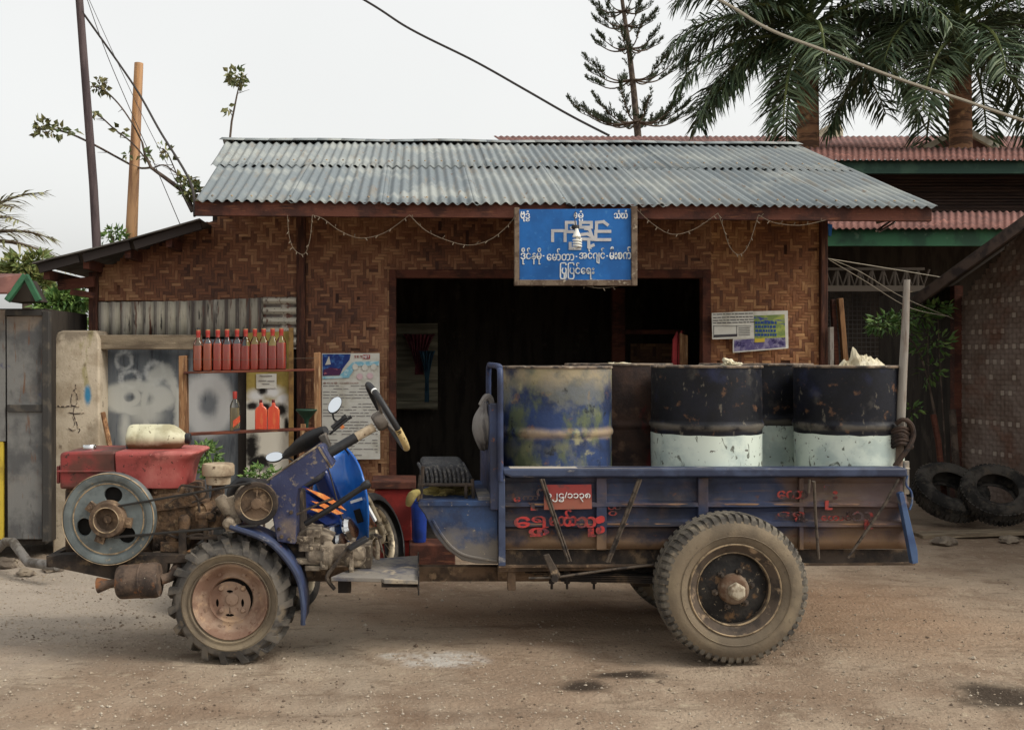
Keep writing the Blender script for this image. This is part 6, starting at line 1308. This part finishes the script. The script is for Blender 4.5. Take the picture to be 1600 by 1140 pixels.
# ------------------------------------------------------------------ the load
def drum(label, px, d, rad, top_py, mats, rot, ztop=None, hoopz=.60):
    zt_ = ztop or EYE-(top_py-CZ)*(d-rad)/F; zb_ = zf+.016; h = zt_-zb_; t = thing('oil_drum', label, 'drum', (W(px, 0, d).x, d, zb_), 'oil drums standing in the cargo bed'); b = Vector(t.location)
    dent = lambda a, hh: -.022*max(0, 1-((hh-h*.72)/.16)**2)*max(0, math.cos(a-1.9))**6 if mats[0] == 'drum_blue' else .006*noise.noise(Vector((math.cos(a)*1.6, math.sin(a)*1.6, hh*2.5+rot)))
    def body(z0, z1, cap=False):
        pr = []; k = 0
        hs = sorted(set([z0, z1]+[z0+(z1-z0)*i/14 for i in range(15)]+[q+dz for q in (h*.33, h*hoopz) for dz in (-.025,-.012,0,.012,.025) if z0 < q+dz < z1]))
        for z in hs:
            r_ = rad
            for q in (h*.33, h*hoopz):
                u = abs(z-q); r_ += .010*max(0, 1-(u/.024)**2) if u < .024 else 0
            pr.append((r_, z))
        return pr
    m = MB()
    if len(mats) == 1: m.lathe(b, (0,0,1), body(0, h), 64, jit=dent); bo = build('shell', m, M[mats[0]], t, smooth=50)
    else:
        zs_ = h*mats[2]; m.lathe(b, (0,0,1), body(zs_, h), 64, jit=dent); bo = build('shell', m, M[mats[0]], t, smooth=50)
        m = MB(); m.lathe(b, (0,0,1), body(0, zs_), 64, jit=dent, cap=False); child('white_half', m, M[mats[1]], bo, smooth=50)
    if len(mats) > 1:
        for o2 in (bo, bo.children[0]):
            for v in o2.data.vertices:
                if abs(v.co.z-zs_) < 1e-4:
                    a2 = math.atan2(v.co.y, v.co.x); v.co.z += .005*noise.noise(Vector((math.cos(a2)*4, math.sin(a2)*4, rot)))
    m = MB(); m.lathe(b+Vector((0,0,h)), (0,0,1), [(rad-.004,-.006),(rad+.006,-.004),(rad+.007,.004),(rad+.002,.009),(rad-.006,.007),(rad-.010,-.008),(.001,-.010)], 64, cap=False); child('rim', m, M['drum_edge'], bo, smooth=50)
    m = MB(); m.lathe(b+Vector((rad*.6,.05,h-.01)), (0,0,1), [(.03,0),(.03,.012),(.02,.016)], 12); child('bung', m, M['frame'], bo)
    t.rotation_euler.z = rot; return t, b+Vector((0,0,h))
M['drum_edge'] = wm('scraped_drum_edge', S(120,104,88), [dict(c=S(60,54,50), s=12, lo=.45, hi=.6), dict(c=S(165,152,134), s=20, lo=.58, hi=.7)], rough=.6)
d1, p1_ = drum('corroded blue drum with green and rust stains, at the front of the cargo bed', 869, 5.965, .318, 574.5, ['drum_blue'], 0)
d2, p2_ = drum('rust brown drum behind the corroded blue one', 966, 6.57, .336, 570, ['drum_brown'], .8)
d3, p3_ = drum('black and white drum in the middle of the near row, right of the brown one', 1103, 5.965, .312, 573.5, ['drum_black','drum_white',.585], 2.1, hoopz=.64)
d4, p4_ = drum('black and white drum standing in the far row, mostly hidden behind the two near ones', 1180, 6.57, .345, 570, ['drum_black','drum_white',.60], 3.9, hoopz=.64)
d5, p5_ = drum('black and white drum at the tail of the bed beside the upright stake', 1325, 5.965, .298, 573.5, ['drum_black','drum_white',.585], 5.4, hoopz=.64)
def crumple(name, label, c, sz, seed, mat, cat, pull=()):
    bm = bmesh.new(); bmesh.ops.create_icosphere(bm, subdivisions=4, radius=1); m = MB(); c = Vector(c)
    for v in bm.verts:
        q = v.co.copy(); n_ = 1+.5*noise.noise(q*1.6+Vector((seed,0,0)))-.9*abs(noise.noise(q*2.6+Vector((0,seed,0))))-.5*abs(noise.noise(q*6+Vector((0,seed,3))))+.2
        for (dr, k) in pull: n_ += k*max(0, q.normalized().dot(Vector(dr).normalized()))**5
        q = q*n_; m.v.append(c+Vector((q.x*sz[0], q.y*sz[1], max(q.z, -.25)*sz[2])))
    for f in bm.faces: m.face([v.index for v in f.verts])
    bm.free(); return tag(build(name, m, mat, None, smooth=24), label, cat)
m = MB(); random.seed(13); NX, NY_ = 26, 10
hp_ = [(1311,1),(1315,7),(1319,11),(1323,8),(1328,10),(1331,24),(1335,28),(1340,22),(1348,17),(1358,15),(1368,12),(1376,9),(1380,2)]
for i in range(NX+1):
    x = 1311+69*i/NX
    for (xa, ha), (xb, hb_) in zip(hp_[:-1], hp_[1:]):
        if xa <= x <= xb: hh = ha+(hb_-ha)*(x-xa)/(xb-xa)
    for j in range(NY_+1):
        u = -1+2*j/NY_; z = L(hh, 5.85)*max(0, 1-abs(u))**.8*(1+.35*noise.noise(Vector((i*.55, j*.9, 2))))+.010*abs(noise.noise(Vector((i*.9, j*1.3, 5))))
        p = W(x, 573.5, 5.86); m.v.append(Vector((p.x+random.uniform(-.004,.004), 5.86+u*(.035+.045*hh/28)+.012*noise.noise(Vector((i*.7, j*.8, 9))), p.z+z+.002)))
for i in range(NX):
    for j in range(NY_): q = i*(NY_+1)+j; m.face((q, q+NY_+1, q+NY_+2)); m.face((q, q+NY_+2, q+1))
tag(build('plastic_bag', m, M['bag_plastic'], None, smooth=22), 'crumpled pale plastic bag on top of the drum beside the stake', 'bag')
crumple('plastic_scrap', 'small scrap of pale plastic on the middle black and white drum', W(1141,570,5.9), (.04,.04,.022), 8.1, M['bag_plastic'], 'scrap', [((-.5,0,1),.9),((1,0,.2),.6)])
crumple('plastic_scrap', 'tiny scrap of pale plastic on the brown drum', W(968,569,6.5), (.06,.05,.012), 5.2, M['bag_plastic'], 'scrap', [((-1,0,.3),.5),((1,0,.2),.5)])
crumple('yellow_rag', 'dull yellow rag stuffed under the black seat', W(697,773,5.9), (.13,.11,.06), 6.4, M['yellow_cloth'], 'rag', [((1,0,.3),.5)])
m = MB(); m.tube(catm([W(655,768,5.66), W(646,772,5.64), W(641,780,5.62), W(638,790,5.62)], 5), [.012+.014*math.sin(math.pi*(k+1)/17) for k in range(16)], 10); tag(build('glove', m, M['yellow_cloth'], None), 'yellow glove hanging off the front edge of the seat box', 'glove')
# grey bag hung on the headboard
bm = bmesh.new(); bmesh.ops.create_icosphere(bm, subdivisions=4, radius=1); m = MB(); c = W(757,665,5.95)
for v in bm.verts:
    q = v.co; t = (1-q.z)/2; rx = (.028+.04*math.sin(min(1, t*1.05)*math.pi*.8)**1.0); fz = 1+.07*math.sin(9*math.atan2(q.y, q.x)+3*q.z)
    m.v.append(c+Vector((q.x*rx*fz, q.y*.13*fz, q.z*.145+.02*noise.noise(q*3))))
for f in bm.faces: m.face([v.index for v in f.verts])
bm.free(); gb = thing('hanging_bag', 'grey cloth bag hanging from the headboard of the cargo bed', 'bag', c+Vector((0,0,.14))); build('bag', m, M['grey_cloth'], gb)
m = MB(); m.tube(catm([c+Vector((-.02,-.02,.12)), c+Vector((.01,-.03,.17)), c+Vector((.035,-.02,.15)), c+Vector((.04,-.01,.10))], 4), .02, 8); build('bag_knot', m, M['grey_cloth'], gb)
m = MB(); m.tube([W(1402,760,5.72), W(1408,640,5.72), W(1414,520,5.72), W(1417,437,5.72)], [.022,.024,.021,.017], 14); tag(build('stake', m, M['stake'], None), 'weathered grey stake standing upright at the tail corner of the cargo bed', 'stake')
m = MB(); random.seed(6)
for k in range(6):
    z = 672+k*5; m.tube(catm([W(1408-13+random.uniform(-2,2), z, 5.69), W(1408, z-6+random.uniform(-3,3), 5.66), W(1421+random.uniform(-2,5), z+random.uniform(-2,6), 5.70), W(1412, z+4, 5.76), W(1397, z+3, 5.74), W(1395, z, 5.69)], 6), .011, 7)
m.tube(catm([W(1415,655,5.68), W(1424,664,5.67), W(1427,680,5.67), W(1420,698,5.66), W(1408,715,5.66), W(1398,728,5.66)], 6), .014, 8); m.tube(catm([W(1400,662,5.68), W(1410,655,5.66), W(1420,660,5.67), W(1425,672,5.68)], 6), .012, 8)
tag(build('rubber_rope', m, M['rope'], None), 'brown rubber rope knotted round the stake at the bed corner', 'rope')
# white jerrycan lying on the hopper
jc = thing('jerrycan', 'stained white plastic can lying on the red engine hopper', 'can', (W(248,0,5.75).x, 5.75, 0))
m = MB(); a = W(200,684.5,5.75); pr = [(.02,.0),(.055,.002),(.066,.012),(.070,.03),(.071,.06),(.069,.066),(.071,.072),(.071,.16),(.069,.166),(.071,.172),(.071,.235),(.066,.262),(.045,.30),(.030,.318),(.026,.325)]
m.lathe(a, (1,0,0), pr, 32, sq=3.0, ref=(0,.707,.707)); o = build('body', m, M['white_plastic'], jc, smooth=50)
m = MB(); m.lathe(a, (1,0,0), [(.028,.322),(.030,.326),(.030,.348),(.026,.352)], 20); child('cap', m, M['rubber_black'], o)
m = MB(); m.tube([W(198,694,5.72), W(199,703,5.70), W(197,708,5.68)], .006, 6); child('spout', m, M['rubber_black'], o)

# ------------------------------------------------------------------ blue motorbike parked behind the truck, leaning on its stand
mb_ = thing('motorbike', 'blue step through motorbike with orange flame decals leaning behind the truck', 'motorbike', (-.72, 6.62, 0))
yaw, lean = math.atan2(.91, .42), R(-19)
BM_ = Matrix.Rotation(yaw, 3, 'Z') @ Matrix.Rotation(lean, 3, 'X'); B0 = Vector((-.72, 6.62, 0))
def BP(x, y, z): return B0+BM_ @ Vector((x, y, z))
def BT(name, mb, mat, par=None, **k):
    mb.v = [BP(*v) for v in mb.v]; return build(name, mb, mat, par or mb_, **k)
def bwheel(x):
    m = MB(); m.lathe((x,0,.29), (0,1,0), [(.225,-.03),(.25,-.04),(.275,-.032),(.29,0),(.275,.032),(.25,.04),(.225,.03)], 48, cap=False); wh = BT('wheel', m, M['tyre_old'])
    m = MB(); m.lathe((x,0,.29), (0,1,0), [(.228,-.03),(.215,-.022),(.205,-.008),(.205,.008),(.215,.022),(.228,.03)], 48, cap=False); m.lathe((x,0,.29), (0,1,0), [(.06,-.05),(.07,-.04),(.07,.04),(.06,.05)], 24)
    for k in range(18):
        a = 2*math.pi*k/18; m.tube([(x+.06*math.cos(a), .03*(-1)**k, .29+.06*math.sin(a)), (x+.208*math.cos(a+.3), 0, .29+.208*math.sin(a+.3))], .003, 4)
    BT('rim', m, M['brass'], wh)
bwheel(0); bwheel(1.2)
m = MB(); m.tube([(1.2,.07,.29),(1.12,.07,.55),(1.0,.04,.85)], .026, 10); m.tube([(1.2,-.07,.29),(1.12,-.07,.55),(1.0,-.04,.85)], .026, 10); BT('front_fork', m, M['brass'])
m = MB(); n_ = 14
for k in range(n_+1):
    a = -.75+2.9*k/n_
    for y, dr in ((-.085,-.06),(-.06,.0),(0,.02),(.06,.0),(.085,-.06)): m.v.append(Vector((1.2+(.32+dr)*math.cos(a), y, .29+(.32+dr)*math.sin(a))))
for k in range(n_):
    for j in range(4): q = k*5+j; m.face((q, q+1, q+6, q+5))
BT('front_mudguard', m, M['rubber_black'], solid=.006)
m = MB(); secs = [(.30,.10,.86),(.38,.15,.82),(.50,.21,.80),(.62,.23,.80),(.76,.22,.84),(.88,.17,.90),(.97,.09,.95)]; nn_ = 14   # leg shield, open towards the rider
for z, hw_, x in secs:
    for j in range(nn_+1):
        u = -1+2*j/nn_; m.v.append(Vector((x-.14*abs(u)**1.6+.08, u*hw_-.05, z)))
for i in range(len(secs)-1):
    for j in range(nn_): q = i*(nn_+1)+j; m.face((q, q+1, q+nn_+2, q+nn_+1))
ls = BT('leg_shield', m, M['moto_blue'], solid=.014, sub=1)
m = MB(); m.box((.80,-.13,.47), (.02,.05,.10), Matrix.Rotation(.3, 3, 'Z')); BT('shield_vent', m, M['dark'], ls, bevel=.006)
m = MB(); m.box((.80,.055,.72), (.08,.13,.30), Matrix.Rotation(-.2, 3, 'Y')); m.box((.70,.05,.50), (.14,.10,.16)); BT('inner_cover', m, M['moto_navy'], ls, bevel=.03, seg=3)
m = MB(); m.box((.80,-.15,.58), (.012,.10,.02)); BT('sticker', m, M['white_paint'], ls)
m = MB(); m.tube(catm([Vector(q) for q in ((.55,.0,.45),(.35,0,.50),(.2,0,.58),(0,0,.66))], 5), [.05]*16, 12); m.box((.45,0,.36), (.26,.20,.22)); m.tube([(.62,-.02,.36),(.45,-.02,.36)], .075, 18); BT('engine', m, M['chrome'], bevel=.02)
m = MB(); m.prism([(0,0),(1,0),(1,1)], 5, 5.01); m = MB()
for sgn in (-1, 1):
    o_ = len(m.v)
    pts = [(.62,.50),(.52,.60),(.36,.68),(.18,.76),(-.1,.80),(-.28,.82),(-.22,.72),(0,.66),(.2,.58),(.4,.48)]
    m.v += [Vector((x, sgn*(.10+.04*math.sin(math.pi*k/9)), z)) for k, (x, z) in enumerate(pts)]+[Vector((x, 0, z)) for x, z in pts]
    m.face([o_+k for k in range(10)] if sgn < 0 else [o_+9-k for k in range(10)])
    for k in range(10): m.face((o_+k, o_+(k+1)%10, o_+10+(k+1)%10, o_+10+k))
bp_ = BT('body_panel', m, M['moto_navy'], bevel=.01)
m = MB()
for sgn in (-1, 1):
    for pts in ([(.62,.53),(.52,.61),(.38,.68),(.18,.745),(.34,.655),(.50,.575)], [(.57,.515),(.47,.565),(.36,.615),(.20,.655),(.36,.575),(.48,.52)], [(.40,.545),(.30,.585),(.14,.61),(.30,.55)]):
        o_ = len(m.v); m.v += [Vector((x, sgn*.150, z)) for x, z in pts]+[Vector((x, sgn*.144, z)) for x, z in pts]; L_ = len(pts); m.face([o_+k for k in range(L_)]); m.face([o_+L_+k for k in reversed(range(L_))])
        for k in range(L_): m.face((o_+k, o_+(k+1)%L_, o_+L_+(k+1)%L_, o_+L_+k))
BT('flame_decal', m, M['orange'], bp_, smooth=0, each=True)
m = MB()
for k in range(9):
    for j in range(7):
        u = -1+2*j/6; m.v.append(Vector((-.32+.9*k/8, u*.12*(1-.25*(k/8)), .86-.05*math.sin(k/8*math.pi)+.03*(1-u*u)-.06*abs(u)**3)))
for k in range(8):
    for j in range(6): q = k*7+j; m.face((q, q+7, q+8, q+1))
BT('seat', m, M['rubber_black'], solid=.05, sub=1)
m = MB(); m.tube([(-.35,-.16,.34),(-.1,-.16,.31),(.3,-.13,.26)], [.045,.045,.02], 14); m.tube([(.3,-.13,.26),(.55,-.08,.22),(.62,-.04,.3)], .018, 10); BT('exhaust', m, M['chrome'])
m = MB(); m.tube([(0,.09,.29),(.4,.08,.30)], .02, 8); m.tube([(0,-.09,.29),(.4,-.08,.30)], .02, 8); m.tube([(.5,-.22,.24),(.5,.22,.24)], .013, 8); m.tube([(.35,.06,.25),(.28,.22,.0)], .012, 8); BT('swing_arm', m, M['frame'])
m = MB(); m.lathe((.60,-.13,.40), (0,-1,0), [(.085,0),(.088,.02),(.07,.045),(.02,.05)], 24); m.lathe((.46,-.12,.33), (0,-1,0), [(.06,0),(.06,.03),(.02,.035)], 20); BT('engine_cover', m, M['chrome'], each=True)
m = MB(); m.v = []; m.tube(catm([Vector(q) for q in ((.86,-.02,1.02),(.93,-.10,.98),(.97,-.12,.80),(.92,-.06,.60))], 5), .007, 6); m.tube(catm([Vector(q) for q in ((.84,.02,1.0),(.70,-.06,.86),(.62,-.10,.62),(.58,-.12,.44))], 5), .006, 6); BT('control_cable', m, M['cable'], each=True)
m = MB(); m.box((1.06,-.085,.50), (.03,.02,.22), Matrix.Rotation(-.4, 3, 'Y')); BT('fork_reflector', m, M['white_paint'], bevel=.004)
# handlebars, turned to the left, with cover, grips, lever and mirrors placed in the world
hr_, hl_ = W(541,652,6.95), W(424,724,7.35)
m = MB(); hc_ = hr_.lerp(hl_, .52); ax_h = (hr_-hl_).normalized(); upv = Vector((.3,-.1,1)); upv = (upv-ax_h*upv.dot(ax_h)).normalized(); fw_ = ax_h.cross(upv)
for t, ru, rf in ((-.24,.014,.016),(-.20,.026,.03),(-.12,.034,.05),(-.04,.044,.075),(.04,.050,.08),(.10,.046,.065),(.17,.036,.045),(.20,.028,.03)):
    for k in range(14): a = 2*math.pi*k/14; m.v.append(hc_+ax_h*t+upv*math.cos(a)*ru*1.15+fw_*math.sin(a)*rf)
for i in range(7):
    for k in range(14): m.face((i*14+k, i*14+(k+1)%14, (i+1)*14+(k+1)%14, (i+1)*14+k))
m.face(list(range(14))); m.face([7*14+k for k in reversed(range(14))]); hbx = build('handlebar', m, M['rubber_black'], mb_, smooth=50)
m = MB(); m.tube([W(519,669,6.95), W(541,652,6.95)], .019, 12); m.tube([W(536,655,6.95), W(542,651,6.95)], .023, 12); child('grip', m, M['rubber_black'], hbx)
m = MB(); m.tube([W(515,678,6.9), W(532,664,6.88), W(547,652,6.9)], .008, 8); m.tube([W(545,653,6.9), W(549,650.5,6.9)], .012, 8); child('brake_lever', m, M['rubber_black'], hbx)
m = MB(); m.prism([(497,682),(508,676),(518,700),(516,706),(508,702)], 6.85, 6.95); child('switch_box', m, M['grey_plastic'], hbx, bevel=.01)
m = MB(); m.beam(W(533,669,6.88), W(537,665,6.88), .02, .02); child('indicator', m, M['orange'], hbx)
def mirror(px, py, d, rx, ry, ang, stem):
    c = W(px, py, d); n_ = Vector((-.12,-.80,.58)).normalized(); u = Vector((math.cos(ang), 0, math.sin(ang))); u = (u-n_*u.dot(n_)).normalized(); v = n_.cross(u); k_ = d/F
    def disc(r_, off): return [c+n_*off+u*math.cos(2*math.pi*q/28)*rx*k_*r_+v*math.sin(2*math.pi*q/28)*ry*k_*r_ for q in range(28)]
    m = MB()
    for r_, off in ((.5,-.035),(.9,-.02),(1.12,0),(1.12,.006),(1.02,.008)): m.v += disc(r_, off)
    for i in range(4):
        for q in range(28): m.face((i*28+q, i*28+(q+1)%28, (i+1)*28+(q+1)%28, (i+1)*28+q))
    m.face([q for q in reversed(range(28))]); o = build('mirror', m, M['rubber_black'], mb_, smooth=50)
    m = MB(); m.v += disc(1.03, .0085); m.face(list(range(28))); g = child('mirror_glass', m, M['mirror'], o)
    m = MB(); m.tube(catm([W(*q) for q in stem], 4), .007, 7); child('mirror_stem', m, M['rubber_black'], o)
mirror(523.5, 633, 6.92, 9.0, 14.5, R(-25), [(520,646,6.95),(522,655,6.97),(530,660,6.98),(528,664,6.98)])
mirror(429, 714, 7.3, 13, 8, R(4), [(440,716,7.32),(450,715,7.33),(458,720,7.33)])

# clutter seen between bike and truck bed
m = MB(); m.prism([(585,765),(645,760),(643,845),(585,850)], 8.2, 8.6); cr_ = thing('red_bin', 'faded red sheet metal bin standing behind the truck step', 'bin', (W(615,0,8.4).x, 8.4, 0)); build('body', m, M['red_plastic'], cr_, bevel=.012)
m = MB(); m.pbox(580,752,650,764, 8.17, 8.63); build('lid', m, M['wood_dark'], cr_, bevel=.006); m = MB(); m.prism([(585,850.5),(643,845.5),(640,878),(588,878)], 8.22, 8.58); build('base', m, M['red_plastic'], cr_)
bk_ = thing('bucket', 'bright blue plastic bucket between the red bin and the seat box', 'bucket', (W(655,0,8.1).x, 8.1, 0)); m = MB(); b = Vector(bk_.location); m.lathe(b, (0,0,1), [(.050,.17),(.055,.19),(.066,.485),(.073,.49),(.073,.505),(.066,.51),(.052,.19)], 28, cap=False); m.lathe(b, (0,0,1), [(.050,.1701),(.001,.17)], 28, cap=False); build('shell', m, M['blue_plastic'], bk_)
m = MB(); m.box((b.x+.10, 8.12, .084), (.36, .3, .168)); tag(build('timber_block', m, M['wood_dark'], None, bevel=.01), 'dark timber block under the blue bucket', 'block')

for o in list(bpy.data.objects):
    if '_w' in o: del o['_w']
